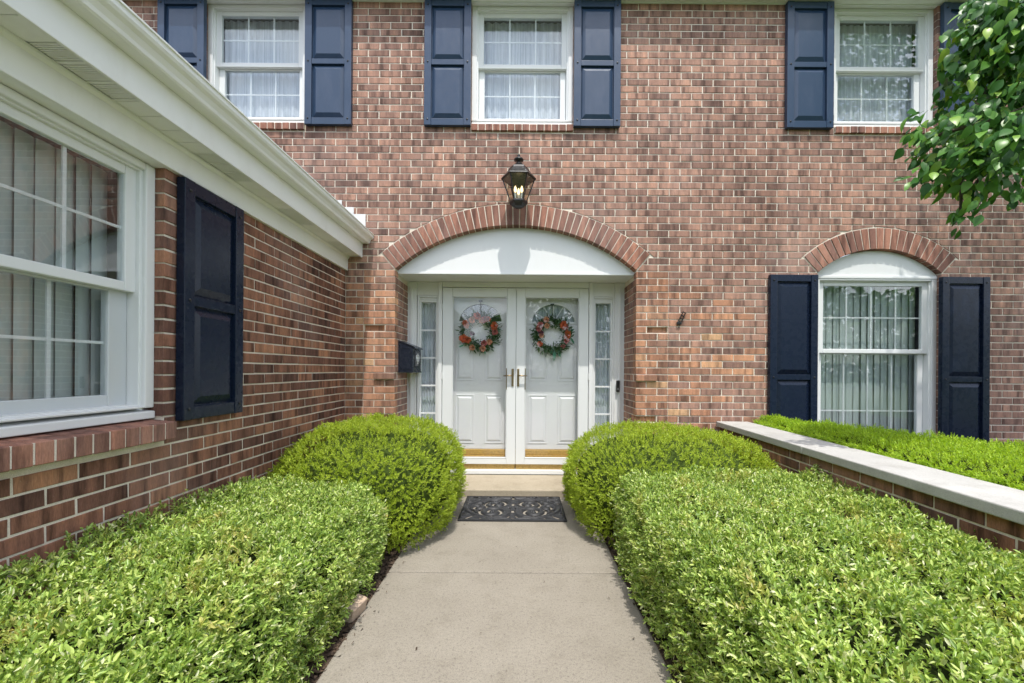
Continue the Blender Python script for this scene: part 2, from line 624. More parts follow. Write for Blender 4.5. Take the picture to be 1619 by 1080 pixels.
# a belt of trees across the street, which the glass and paint mirror
n = 30000
tx = rng.uniform(-45, 45, n)
top = 6.5 + 1.6 * np.sin(tx * 0.31) + 1.1 * np.sin(tx * 0.83 + 1.0) + 0.6 * np.sin(tx * 1.9)
tz = rng.random(n) ** 0.8 * top
P = np.column_stack([tx, -24 + rng.uniform(-2.0, 2.0, n), tz])
a_ = rng.normal(size=(n, 3)); a_ /= np.linalg.norm(a_, axis=1, keepdims=True)
b_ = rng.normal(size=(n, 3)); b_ -= a_ * np.sum(a_ * b_, 1, keepdims=True); b_ /= np.linalg.norm(b_, axis=1, keepdims=True)
s_ = rng.uniform(0.14, 0.34, n)[:, None]
V = np.stack([P - a_ * s_ - b_ * s_ * .5, P + a_ * s_ - b_ * s_ * .4, P + a_ * s_ * .8 + b_ * s_ * .5, P - a_ * s_ * .9 + b_ * s_ * .4], 1).reshape(-1, 3)
tl_ = put("treeline", quads_mesh("treeline", V, np.arange(4 * n).reshape(-1, 4)), TREELEAF)
tag(tl_, "far belt of trees across the street mirrored in the window glass", "treeline", kind="stuff")

# ------------------------------------------------------------------ the house
house = empty("brick_house", (0, WALL_Y, 0))
tag(house, "brown brick two-storey house with navy shutters and arched white double-door entry", "house")
HY = WALL_Y     # children are placed relative to the house root


def hput(o):
    """parent an object, placed in world coordinates, to the house"""
    o.parent = house
    o.location = (o.location[0], o.location[1] - HY, o.location[2])
    return o


CH, BL = 0.0667, 0.2092            # course height and brick length, joints included
JT = 0.0096
Z0 = 0.0176                        # where the courses start
BD = 0.095                         # brick depth
_brick_meshes = {}


def inset_poly(poly, d):
    cx = sum(p[0] for p in poly) / len(poly)
    cz = sum(p[1] for p in poly) / len(poly)
    out = []
    for x, z in poly:
        out.append((x + (d if x < cx else -d), z + (d if z < cz else -d)))
    return out


def brick_shape(poly, depth=BD):
    """a brick with a softened front arris; front face at y = 0"""
    n = len(poly)
    ins = inset_poly(poly, 0.0022)
    v = [(x, 0.0, z) for x, z in ins] + [(x, 0.0024, z) for x, z in poly] + [(x, depth, z) for x, z in poly]
    f = [tuple(range(n))]
    for i in range(n):
        j = (i + 1) % n
        f.append((i, n + i, n + j, j))
        f.append((n + i, 2 * n + i, 2 * n + j, n + j))
    return v, f


def wobble(v, amt, rnd):
    return [(x + rnd.uniform(-amt, amt), y, z + rnd.uniform(-amt, amt)) for x, y, z in v]


def rect(w, h):
    return [(-w / 2, -h / 2), (w / 2, -h / 2), (w / 2, h / 2), (-w / 2, h / 2)]


def brick_mesh(w, h, m, depth=BD):
    key = (round(w, 3), round(h, 3), m.name, round(depth, 3), random.randrange(4))
    if key not in _brick_meshes:
        v, f = brick_shape(rect(w, h), depth)
        rnd = random.Random(str(key))
        # shift each corner column alike on the face, the arris and the back
        d = [(rnd.uniform(-.0013, .0013), rnd.uniform(-.0011, .0011)) for _ in range(4)]
        v = [(x + d[i % 4][0], y, z + d[i % 4][1]) for i, (x, y, z) in enumerate(v)]
        mb = MB()
        mb.add(v, f)
        me = mb.mesh("brick", True)
        me.materials.append(m)
        _brick_meshes[key] = me
    return _brick_meshes[key]


def clip_half(poly, nx, nz, c):
    """keep the part of a polygon where nx*x + nz*z >= c"""
    out = []
    for i in range(len(poly)):
        a, b = poly[i], poly[(i + 1) % len(poly)]
        da, db = nx * a[0] + nz * a[1] - c, nx * b[0] + nz * b[1] - c
        if da >= 0:
            out.append(a)
        if (da >= 0) != (db >= 0):
            t = da / (da - db)
            out.append((a[0] + (b[0] - a[0]) * t, a[1] + (b[1] - a[1]) * t))
    return out


ARCHES = [(-0.046, 0.790, 1.801, 0.2025, 40.5), (3.4845, 1.492, 0.893, 0.2025, 42.3)]   # x, z of the centre, radius, ring depth, half angle
ENTRY = (-1.215, 1.123)
OPENINGS = [  # x0, x1, z0, z1 on the main front
    (ENTRY[0], ENTRY[1], -1.0, 2.163),
    (2.884, 4.085, 0.10, 2.156),
    (-3.085, -2.100, 3.575, 4.80),
    (-0.492, 0.502, 3.575, 4.80),
    (3.030, 4.033, 3.575, 4.80),
]
SILLS = [(-3.10, -2.10), (-0.492, 0.502), (3.030, 4.045)]
WIN_SILL_Z = (3.498, 3.577)


def cut_intervals(x0, x1, cuts):
    iv = [(x0, x1)]
    for a, b in cuts:
        nxt = []
        for p, q in iv:
            if b <= p or a >= q:
                nxt.append((p, q))
                continue
            if a > p:
                nxt.append((p, a))
            if b < q:
                nxt.append((b, q))
        iv = nxt
    return [(p, q) for p, q in iv if q - p > 0.012]


front_bricks = []      # (x centre, z centre, polygon about that centre, is it plain, material)
PIL_L, PIL_R = -1.521, 1.436
X_MIN, X_MAX = -4.45, 5.75
rows = int((4.74 - Z0) / CH) + 1
for k in range(rows):
    zb, zt = Z0 + k * CH + JT / 2, Z0 + (k + 1) * CH - JT / 2
    if zt > 4.752:
        zt = 4.752
    if zt - zb < 0.02:
        continue
    zc, hh = (zb + zt) / 2, zt - zb
    cuts = [(a, b) for a, b, c, d in OPENINGS if zc > c and zc < d]
    if WIN_SILL_Z[0] - 0.02 < zc < WIN_SILL_Z[1]:
        cuts += [(a - 0.004, b + 0.004) for a, b in SILLS]
    left = X_MIN if zc > 2.62 else WING_X + 0.002
    edges = [left] + ([PIL_L, PIL_R] if zc < 2.163 else []) + [X_MAX]
    for s in range(len(edges) - 1):
        e0, e1 = edges[s], edges[s + 1]
        pil = zc < 2.163 and s == 1
        for a, b in cut_intervals(e0, e1, cuts):
            if pil:
                # the door piers: one and a half bricks, straight joint at the outer edge
                outer_left = a < -1.2
                first = 0.5 if (k % 2 == 0) else 1.0
                xs = [a, a + BL * first, b] if outer_left else [a, b - BL * first, b]
                xs = [xs[0] - JT / 2 * 0] + xs[1:]
            else:
                ph = 1.125 + (BL / 2 if k % 2 else 0.0) + random.uniform(-0.006, 0.006)
                first = ph + math.ceil((a - ph) / BL) * BL
                xs = [a]
                x = first
                while x < b:
                    if x - xs[-1] > 0.035:
                        xs.append(x)
                    x += BL
                if b - xs[-1] < 0.035 and len(xs) > 1:
                    xs.pop()
                xs.append(b)
            for i in range(len(xs) - 1):
                p, q = xs[i], xs[i + 1]
                p2 = p + (0.002 if p in (PIL_L, PIL_R) else JT / 2 if i > 0 else 0.0)
                q2 = q - (0.002 if q in (PIL_L, PIL_R) else JT / 2 if i < len(xs) - 2 else 0.0)
                if q2 - p2 < 0.012:
                    continue
                poly = [(p2, zb), (q2, zb), (q2, zt), (p2, zt)]
                plain_rect = True
                drop = False
                for cx, cz, rr, th, ha in ARCHES:
                    ro = rr + th + 0.009
                    if zc < cz + rr * math.cos(R(ha)) - 0.05 or abs((p2 + q2) / 2 - cx) > ro + 0.3:
                        continue
                    ds = [math.hypot(x_ - cx, z_ - cz) for x_, z_ in poly]
                    angs = [abs(math.atan2(x_ - cx, z_ - cz)) for x_, z_ in poly]
                    lim = R(ha)
                    # the ends of the ring: keep what lies beyond the skewback
                    if min(angs) > lim + 0.01:
                        continue
                    if min(ds) >= ro:
                        continue
                    plain_rect = False
                    # outside the ring along the radius
                    cands = []
                    if max(ds) > ro:
                        far = max(range(4), key=lambda t_: ds[t_])
                        mid = (0.5 * (poly[far][0] + (p2 + q2) / 2) - cx, 0.5 * (poly[far][1] + zc) - cz)
                        ln = math.hypot(*mid)
                        nx, nz = mid[0] / ln, mid[1] / ln
                        cands.append(clip_half(poly, nx, nz, nx * cx + nz * cz + ro))
                    # beyond the skewback
                    if max(angs) > lim:
                        sg = 1 if (p2 + q2) / 2 > cx else -1
                        tx, tz = math.cos(lim) * sg, -math.sin(lim)
                        c_ = clip_half(poly, tx, tz, tx * cx + tz * cz + 0.009)
                        cands.append(c_)
                    best, area = None, 0.0
                    for c_ in cands:
                        if len(c_) < 3:
                            continue
                        A = abs(sum(c_[t_][0] * c_[(t_ + 1) % len(c_)][1] - c_[(t_ + 1) % len(c_)][0] * c_[t_][1] for t_ in range(len(c_)))) / 2
                        if A > area:
                            best, area = c_, A
                    if best is None or area < 0.0007:
                        drop = True
                        break
                    poly = best
                if drop:
                    continue
                cx_ = sum(t_[0] for t_ in poly) / len(poly)
                cz_ = sum(t_[1] for t_ in poly) / len(poly)
                loc = [(x_ - cx_, z_ - cz_) for x_, z_ in poly]
                orange = pil or (zc < 2.0 and PIL_R <= cx_ < 2.3 and random.random() < 0.55 - 0.45 * (cx_ - PIL_R)) or (zc < 2.0 and cx_ < PIL_L)
                front_bricks.append((cx_, cz_, loc, plain_rect, BRICK_O if orange else BRICK))

# one mortar sheet behind the bricks, with the openings left out
MY0, MY1 = 0.0052, 0.105


def arch_points(cx, cz, r_, a0, a1, n):
    return [(cx + r_ * math.sin(R(a0 + (a1 - a0) * i / n)), cz + r_ * math.cos(R(a0 + (a1 - a0) * i / n))) for i in range(n + 1)]


mo = MB()
e = 0.005
tall = [(x0 - e, x1 + e, z0, z1) for x0, x1, z0, z1 in OPENINGS]


def wall_rects(x0, x1, z0, z1, holes):
    xs = sorted({x0, x1} | {h for a in holes for h in a[:2] if x0 < h < x1})
    for i in range(len(xs) - 1):
        xa, xb = xs[i], xs[i + 1]
        iv = cut_intervals(z0, z1, [(h[2], h[3]) for h in holes if h[0] < (xa + xb) / 2 < h[1]])
        for za, zb in iv:
            mo.box(xa, xb, MY0, MY1, za, zb)


holes = []
for (x0, x1, z0, z1), (cx, cz, rr, th, ha) in zip(tall[:2], ARCHES):
    holes.append((x0, x1, z0, cz + rr + th + 0.05))
holes += [(x0, x1, z0, z1) for x0, x1, z0, z1 in tall[2:]]
PIER_ROWS = {10: 0.045, 16: -0.026, 23: 0.045}     # these pier bricks sit back or stand proud
niches = []
for x, z, loc, pr, m in front_bricks:
    wd = max(p[0] for p in loc) - min(p[0] for p in loc)
    kk = int((z - Z0) / CH)
    if m is BRICK_O and (PIL_L < x < ENTRY[0] or ENTRY[1] < x < PIL_R) and kk in PIER_ROWS and wd > 0.15 and PIER_ROWS[kk] > 0:
        niches.append((x - wd / 2 - 0.001, x + wd / 2 + 0.001, Z0 + kk * CH + JT / 2 - 0.001, Z0 + (kk + 1) * CH - JT / 2 + 0.001))
wall_rects(WING_X - 0.14, X_MAX, -0.1, 2.95, holes[:2] + niches)
wall_rects(X_MIN, X_MAX, 2.95, 4.80, holes[2:])
mo.box(X_MIN, WING_X - 0.14, MY0, MY1, 2.4, 2.95)
for (x0, x1, z0, z1), (cx, cz, rr, th, ha) in zip(tall[:2], ARCHES):
    top = cz + rr + th + 0.05
    arc = arch_points(cx, cz, rr + 0.02, -ha - 1.2, ha + 1.2, 40)
    arc = [(max(x0, min(x1, x)), max(z1, z)) for x, z in arc]
    # butted strips over the curve
    for i in range(len(arc) - 1):
        (xa, za), (xb, zb) = arc[i], arc[i + 1]
        if xb - xa > 1e-4:
            mo.prism([(xa, za), (xb, zb), (xb, top), (xa, top)], MY0, MY1)
front_wall = make("front_wall", mo, MORTAR, house)

order = sorted(range(len(front_bricks)), key=lambda i: math.hypot((front_bricks[i][0] + 0.05) * 0.8, front_bricks[i][1] - 1.5) + (0 if front_bricks[i][3] else 9)
               + (0 if front_bricks[i][1] > 0.75 else 9))
single = set(order[:300])
RECESSED = {}
field = {BRICK: MB(), BRICK_O: MB()}
for i, (x, z, loc, pr, m) in enumerate(front_bricks):
    dy = random.uniform(-0.0012, 0.0014)
    if m is BRICK_O and (PIL_L < x < ENTRY[0] or ENTRY[1] < x < PIL_R):
        kk = int((z - Z0) / CH)
        wd = max(p[0] for p in loc) - min(p[0] for p in loc)
        if kk in PIER_ROWS and wd > 0.15 and pr:
            dy = PIER_ROWS[kk]
    if i in single:
        w = max(p[0] for p in loc) - min(p[0] for p in loc)
        h = max(p[1] for p in loc) - min(p[1] for p in loc)
        o = put("brick", brick_mesh(w, h, m), None, front_wall, (x, dy, z))
        o.rotation_euler = (0, random.uniform(-0.004, 0.004), random.uniform(-0.004, 0.004))
    else:
        v, f = brick_shape(loc)
        if pr:
            d = [(random.uniform(-.0013, .0013), random.uniform(-.0011, .0011)) for _ in range(4)]
            v = [(a + d[j % 4][0], b, c + d[j % 4][1]) for j, (a, b, c) in enumerate(v)]
        field[m].add([(a + x, b + dy, c + z) for a, b, c in v], f)
for m, mb in field.items():
    if mb.v:
        tag(make("brick_field", mb, m, front_wall), kind="stuff")


def brick_arch(name, cx, cz, rr, th, ha, n):
    ring = MB()
    a_out = arch_points(cx, cz, rr + th + 0.006, -ha, ha, 48)
    a_in = arch_points(cx, cz, rr + 0.006, -ha, ha, 48)
    for i in range(48):
        ring.prism([a_in[i], a_in[i + 1], a_out[i + 1], a_out[i]], 0.0035, 0.104)
    part = make(name, ring, MORTAR, house)
    step = 2 * ha / n
    gap = math.degrees(0.0046 / rr)
    me = None
    for i in range(n):
        a = -ha + step * (i + 0.5)
        if me is None:
            pts = []
            for aa, r_ in ((-step / 2 + gap, rr), (step / 2 - gap, rr), (step / 2 - gap, rr + th), (-step / 2 + gap, rr + th)):
                pts.append((r_ * math.sin(R(aa)), r_ * math.cos(R(aa)) - rr - th / 2))
            v, f = brick_shape(pts, 0.112)
            mb = MB()
            mb.add(v, f)
            me = mb.mesh("brick")
            me.materials.append(BRICK_A)
        rm = rr + th / 2
        o = put("brick", me, None, part, (cx + rm * math.sin(R(a)), random.uniform(-0.006, -0.003), cz + rm * math.cos(R(a))))
        o.rotation_euler = (0, R(a) + random.uniform(-0.003, 0.003), 0)
        s = random.uniform(0.985, 1.0)
        o.scale = (s, 1, random.uniform(0.985, 1.0))
    return part


brick_arch("entry_arch", *ARCHES[0], 41)
brick_arch("window_arch", *ARCHES[1], 21)


def brick_sill(parent, x0, x1, z0, z1, proj, pitch, m=BRICK_A, depth=0.11):
    """a rowlock sill: bricks on edge, tops sloping outward"""
    n = max(2, round((x1 - x0) / pitch))
    w = (x1 - x0) / n
    mb = MB()
    mb.prism([(x0 + .003, z0 + .004), (x1 - .003, z0 + .004), (x1 - .003, z1 - .016), (x0 + .003, z1 - .016)], -proj + 0.006, depth)
    sill = make("brick_sill", mb, MORTAR, parent)
    bw = w - 0.0085
    h = z1 - z0
    v = [(-bw / 2, 0, 0), (bw / 2, 0, 0), (bw / 2, depth + proj, 0), (-bw / 2, depth + proj, 0),
         (-bw / 2, 0, h - 0.014), (bw / 2, 0, h - 0.014), (bw / 2, depth + proj, h), (-bw / 2, depth + proj, h)]
    mb = MB()
    mb.add(v, [(0, 3, 2, 1), (4, 5, 6, 7), (0, 1, 5, 4), (1, 2, 6, 5), (2, 3, 7, 6), (3, 0, 4, 7)])
    me = mb.mesh("brick")
    me.materials.append(m)
    for i in range(n):
        o = put("brick", me, None, sill, (x0 + w * (i + 0.5), -proj + random.uniform(-0.002, 0.002), z0 + random.uniform(-0.001, 0.001)))
        b = o.modifiers.new("bevel", 'BEVEL')
        b.width, b.segments = 0.003, 1
    return sill


for a, b in SILLS:
    brick_sill(house, a, b, 3.498, 3.574, 0.022, 0.0715)

# --- brick returns of the entry
for side, x, rot in ((1, ENTRY[0], 90), (-1, ENTRY[1], -90)):
    mb = MB()
    if side == 1:
        u0, u1 = 0.098, 0.476       # along local x = +Y
    else:
        u0, u1 = -0.476, -0.098     # along local x = -Y
    mb.box(u0, u1, MY0, 0.10, -0.05, 2.132)
    rev = make("entry_return", mb, MORTAR, house, loc=(x, 0, 0), rotz=R(rot))
    for k in range(32):
        zb, zt = Z0 + k * CH + JT / 2, Z0 + (k + 1) * CH - JT / 2
        if zt > 2.128:
            continue
        half = (k % 2 == 0)
        xs = [u0, u0 + BL * 0.5, u0 + BL * 1.5, u1] if (half == (side == 1)) else [u0, u0 + BL * 0.9, u1]
        xs = [t for t in xs if t <= u1 + 1e-6]
        for i in range(len(xs) - 1):
            w = xs[i + 1] - xs[i] - JT
            if w < 0.02:
                continue
            put("brick", brick_mesh(w, zt - zb, BRICK, 0.08), None, rev, ((xs[i] + xs[i + 1]) / 2, random.uniform(-0.001, 0.001), (zb + zt) / 2))

# --- the wing wall on the left, built along local x = +Y
WWIN = (0.815, 1.956, 0.947, 2.134)
mo = MB()
WB0, WB1 = -2.2, WALL_Y
wall_rects(WB0, WB1, -0.1, 2.30, [(WWIN[0] - e, WWIN[1] + e, WWIN[2] - 0.09, WWIN[3] + 0.2)])
wing_wall = make("wing_wall", mo, MORTAR, house, loc=(WING_X, -HY, 0), rotz=R(90))
wing_rest = MB()
for k in range(34):
    zb, zt = Z0 + k * CH + JT / 2, Z0 + (k + 1) * CH - JT / 2
    zc = (zb + zt) / 2
    cuts = [(WWIN[0], WWIN[1])] if WWIN[2] - 0.02 < zc else []
    if WWIN[2] - 0.1 < zc < WWIN[2]:
        cuts = [(WWIN[0] - 0.012, WWIN[1] + 0.012)]
    for a, b in cut_intervals(WB0, WB1, cuts):
        ph = WALL_Y - (BL / 2 if k % 2 else 0.0) + random.uniform(-0.004, 0.004)
        x = ph - math.ceil((ph - a) / BL) * BL
        xs = [a]
        while x < b - 0.03:
            if x - xs[-1] > 0.075:
                xs.append(x)
            x += BL
        xs.append(b)
        for i in range(len(xs) - 1):
            p = xs[i] + (JT / 2 if i else 0)
            q = xs[i + 1] - (JT / 2 if i < len(xs) - 2 else 0)
            if q - p < 0.015:
                continue
            dy = random.uniform(-0.0014, 0.0014)
            if q > 1.2 and zc > 0.36:
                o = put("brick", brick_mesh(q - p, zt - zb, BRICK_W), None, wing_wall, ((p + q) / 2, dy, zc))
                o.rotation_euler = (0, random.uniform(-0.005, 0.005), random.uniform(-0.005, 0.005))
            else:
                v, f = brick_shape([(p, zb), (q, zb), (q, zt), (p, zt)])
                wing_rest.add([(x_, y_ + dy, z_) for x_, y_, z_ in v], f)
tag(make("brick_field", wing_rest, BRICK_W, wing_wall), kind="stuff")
ws = brick_sill(house, WWIN[0] - 0.008, WWIN[1] + 0.004, 0.852, 0.945, 0.068, 0.0655)
ws.location = (WING_X, -HY, 0)
ws.rotation_euler = (0, 0, R(90))


# ------------------------------------------------------------------ windows
_pane_meshes = {}


def box_mesh(name, w, d, h, m):
    key = (name, round(w, 4), round(d, 4), round(h, 4), m.name)
    if key not in _pane_meshes:
        mb = MB()
        mb.box(-w / 2, w / 2, -d / 2, d / 2, -h / 2, h / 2)
        me = mb.mesh(name)
        me.materials.append(m)
        _pane_meshes[key] = me
    return _pane_meshes[key]


def grid_panes(win, x0, x1, z0, z1, cols, rows_, y, bar=0.014):
    cw, rh = (x1 - x0) / cols, (z1 - z0) / rows_
    for c in range(cols):
        for r_ in range(rows_):
            put("pane", box_mesh("pane", cw - 0.0006, 0.004, rh - 0.0006, GLASS), None, win, (x0 + cw * (c + 0.5), y, z0 + rh * (r_ + 0.5)))
    for c in range(1, cols):
        put("muntin", box_mesh("muntin", bar, 0.007, z1 - z0 - 0.001, VINYL), None, win, (x0 + cw * c, y + 0.009, (z0 + z1) / 2))
    for r_ in range(1, rows_):
        put("muntin", box_mesh("muntin", x1 - x0 - 0.001, 0.0055, bar * 0.85, VINYL), None, win, ((x0 + x1) / 2, y + 0.0085, z0 + rh * r_))


def wavy_curtain(win, x0, x1, z0, z1, y, amp, pitch, name="curtain", m=None):
    n = int((x1 - x0) / pitch * 6)
    V, F = [], []
    ph = random.uniform(0, 6)
    for i in range(n + 1):
        x = x0 + (x1 - x0) * i / n
        yy = y + amp * math.sin(2 * math.pi * x / pitch + ph + 0.7 * math.sin(x * 13)) * (0.7 + 0.3 * math.sin(x * 7.1 + 1))
        V += [(x, yy, z0), (x, yy, z1)]
    for i in range(n):
        F.append((2 * i, 2 * i + 2, 2 * i + 3, 2 * i + 1))
    mb = MB()
    mb.add(V, F)
    return put(name, mb.mesh(name, False), m or CURTAIN, win, smooth=True)


def make_window(loc, rotz, w, z0, z1, cols, rows_, mid, hang, lower_inset=0.0):
    """a double hung window; local x runs along the wall, y goes into it"""
    win = empty("window", (loc[0], loc[1], 0), rotz, house)
    cs, st = 0.05, 0.052
    c = MB()
    c.ring(0, w, z0 + 0.05, z1, cs, 0.042, 0.17, 0.034, 0.012)
    make("casing", c, WHITE, win, bevel=0.006)
    c = MB()
    c.ring(cs - .004, w - cs + .004, z0 + 0.055, z1 - 0.028, 0.017, 0.060, 0.165, 0.014, 0.014)
    make("stop_bead", c, VINYL, win, bevel=0.003)
    sl = MB()
    sl.add([(0.001, 0.036, z0), (w - 0.001, 0.036, z0), (w - 0.001, 0.175, z0), (0.001, 0.175, z0),
            (0.001, 0.036, z0 + 0.034), (w - 0.001, 0.036, z0 + 0.034), (w - 0.001, 0.175, z0 + 0.051), (0.001, 0.175, z0 + 0.051)],
           [(0, 3, 2, 1), (4, 5, 6, 7), (0, 1, 5, 4), (1, 2, 6, 5), (2, 3, 7, 6), (3, 0, 4, 7)])
    make("sill", sl, WHITE, win, bevel=0.004)
    a, b = cs + 0.010, w - cs - 0.010
    u = MB()
    u.ring(a, b, mid - 0.02, z1 - 0.036, st, 0.078, 0.112, 0.044, 0.042)
    make("sash", u, VINYL, win, bevel=0.004)
    grid_panes(win, a + st, b - st, mid + 0.022, z1 - 0.080, cols, rows_, 0.092)
    u = MB()
    u.ring(a + 0.004, b - 0.004, z0 + 0.056, mid + 0.018, st + 0.004 + lower_inset, 0.1135, 0.150, 0.046, 0.062)
    make("sash", u, GREYVINYL if lower_inset else VINYL, win, bevel=0.004)
    grid_panes(win, a + st + 0.008 + lower_inset, b - st - 0.008 - lower_inset, z0 + 0.118, mid - 0.028, cols, rows_, 0.128)
    # the room behind
    rm = MB()
    x0, x1, y0, y1, q0, q1 = -0.02, w + 0.02, 0.172, 0.95, z0 - 0.02, z1 + 0.02
    rm.add([(x0, y0, q0), (x1, y0, q0), (x1, y1, q0), (x0, y1, q0), (x0, y0, q1), (x1, y0, q1), (x1, y1, q1), (x0, y1, q1)],
           [(0, 1, 2, 3), (4, 7, 6, 5), (1, 5, 6, 2), (2, 6, 7, 3), (3, 7, 4, 0)])
    put("room_shell", rm.mesh("room_shell", False), ROOM, win)
    if hang == "blinds":
        me = None
        p = 0.070
        n = int((w - 0.12) / p) + 1
        for i in range(n):
            if me is None:
                mb = MB()
                pts = [(-0.044, 0.0), (-0.022, -0.007), (0.0, -0.009), (0.022, -0.007), (0.044, 0.0)]
                V = [(x, y, zz) for x, y in pts for zz in (z0 + 0.075, z1 - 0.05)]
                mb.add(V, [(2 * j, 2 * j + 2, 2 * j + 3, 2 * j + 1) for j in range(4)])
                me = mb.mesh("blind_slat", False)
                me.materials.append(BLIND)
                me.polygons.foreach_set("use_smooth", [True] * len(me.polygons))
            o = put("blind_slat", me, None, win, (0.07 + p * i, 0.215, 0))
            o.rotation_euler = (0, 0, R(13 + random.uniform(-6, 6)))
    elif hang == "sheer":
        wavy_curtain(win, 0.055, w - 0.055, z0 + 0.06, z1 - 0.02, 0.215, 0.012, 0.07)
    elif hang == "shade":
        sh = MB()
        sh.box(0.055, w - 0.055, 0.205, 0.209, z0 + 0.28, z1 - 0.09)
        make("roller_shade", sh, CURTAIN, win)
    return win


for i, (x0, x1, z0, z1) in enumerate(OPENINGS[2:]):
    make_window((x0, 0), 0, x1 - x0, 3.575, 4.752, 3, 2, 4.187, ("sheer", "sheer", "sheer")[i])
make_window((OPENINGS[1][0], 0), 0, OPENINGS[1][1] - OPENINGS[1][0], 0.12, 2.120, 4, 2, 1.395, "blinds")
make_window((WING_X, WWIN[0] - HY), R(90), WWIN[1] - WWIN[0], WWIN[2], WWIN[3], 4, 2, 1.550, "blinds", 0.03)

# curved head panel over the lower window
cx, cz, rr, th, ha = ARCHES[1]
arc = [p for p in arch_points(cx, cz, rr - 0.004, -ha, ha, 28)]
seg = [(OPENINGS[1][0] + 0.003, 2.1215), (OPENINGS[1][1] - 0.003, 2.1215)] + [p for p in reversed(arc) if p[1] > 2.14]
mb = MB()
mb.prism(seg, 0.052, 0.16)
make("window_head_panel", mb, WHITE, house)
mb = MB()
mb.box(OPENINGS[1][0] + 0.003, OPENINGS[1][1] - 0.003, 0.036, 0.0515, 2.105, 2.134)
make("window_head_moulding", mb, WHITE, house, bevel=0.005)

# ------------------------------------------------------------------ shutters
_shutter_parts = {}


def make_shutter(loc, rotz, w, h, m=None, tilt=0.0):
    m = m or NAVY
    root = empty("shutter", loc, rotz, house)
    root.rotation_euler = (0, tilt, rotz)
    key = (round(w, 3), round(h, 3))
    st, rl, md = 0.066, 0.066, 0.052
    if key not in _shutter_parts:
        fr = MB()
        fr.box(0.004, w - 0.004, -0.016, -0.004, 0.004, h - 0.004)
        fr.box(0, st, -0.042, 0.0, 0, h)
        fr.box(w - st, w, -0.042, 0.0, 0, h)
        zm = h / 2
        for a, b in ((0, rl), (zm - md / 2, zm + md / 2), (h - rl, h)):
            fr.box(st + .0005, w - st - .0005, -0.038, 0.0, a + 0.0004, b - 0.0004)
        fme = fr.mesh("shutter_frame")
        fme.materials.append(m)
        ph = (h - 2 * rl - md) / 2
        pw = w - 2 * st
        i0, i1 = 0.007, 0.042
        pn = MB()
        a, b, c, d = i0, pw - i0, i0, ph - i0
        A, B, C_, D = i1, pw - i1, i1 + 0.006, ph - i1 - 0.006
        pn.add([(a, -0.018, c), (b, -0.018, c), (b, -0.018, d), (a, -0.018, d), (A, -0.037, C_), (B, -0.037, C_), (B, -0.037, D), (A, -0.037, D),
                (a, -0.0155, c), (b, -0.0155, c), (b, -0.0155, d), (a, -0.0155, d)],
               [(4, 5, 6, 7), (0, 1, 5, 4), (1, 2, 6, 5), (2, 3, 7, 6), (3, 0, 4, 7), (8, 9, 1, 0), (9, 10, 2, 1), (10, 11, 3, 2), (11, 8, 0, 3)])
        pme = pn.mesh("raised_panel")
        pme.materials.append(m)
        sc = MB()
        for t in range(1):
            prof = [(0.0082, 0.0), (0.0082, 0.003), (0.006, 0.0055), (0.002, 0.0068)]
            sc.lathe(prof, 10)
        sc.v = [(x, -z, y) for x, y, z in sc.v]
        sme = sc.mesh("screw")
        sme.materials.append(BLACK)
        _shutter_parts[key] = (fme, pme, sme, ph)
    fme, pme, sme, ph = _shutter_parts[key]
    put("shutter_frame", fme, None, root, bevel=0.003)
    put("raised_panel", pme, None, root, (st, 0, rl), bevel=0.002)
    put("raised_panel", pme, None, root, (st, 0, h / 2 + md / 2), bevel=0.002)
    for x in (st * 0.5, w - st * 0.5):
        for z in (0.055, h / 2, h - 0.055):
            put("screw", sme, None, root, (x, -0.0422, z))
    return root


UZ, UH, SW = 3.532, 1.212, 0.447
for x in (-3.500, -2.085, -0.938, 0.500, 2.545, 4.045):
    make_shutter((x, -0.006, UZ), 0, SW, UH, NAVYPALE)
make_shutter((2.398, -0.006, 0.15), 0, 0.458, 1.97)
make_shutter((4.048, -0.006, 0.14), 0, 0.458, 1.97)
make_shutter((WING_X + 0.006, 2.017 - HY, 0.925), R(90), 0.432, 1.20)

# ------------------------------------------------------------------ entry: head panel, doors, sidelights
cx, cz, rr, th, ha = ARCHES[0]
HEAD_Z = 2.134
arc = arch_points(cx, cz, rr - 0.005, -ha, ha, 60)
seg = [(ENTRY[0] - 0.012, HEAD_Z), (ENTRY[1] + 0.012, HEAD_Z)] + [p for p in reversed(arch_points(cx, cz, rr + 0.012, -ha, ha, 60)) if p[1] > HEAD_Z + 0.02]
mb = MB()
mb.prism(seg, 0.082, 0.520)
make("entry_head_panel", mb, WHITE, house)
mb = MB()
mb.box(ENTRY[0] + 0.004, ENTRY[1] - 0.004, 0.0745, 0.0815, HEAD_Z - 0.004, HEAD_Z + 0.018)
make("drip_edge", mb, WHITE, house, bevel=0.002)

DY = 0.470          # face of the door surround behind the wall face
fr = MB()
fl, frr = ENTRY[0] - 0.03, ENTRY[1] + 0.03
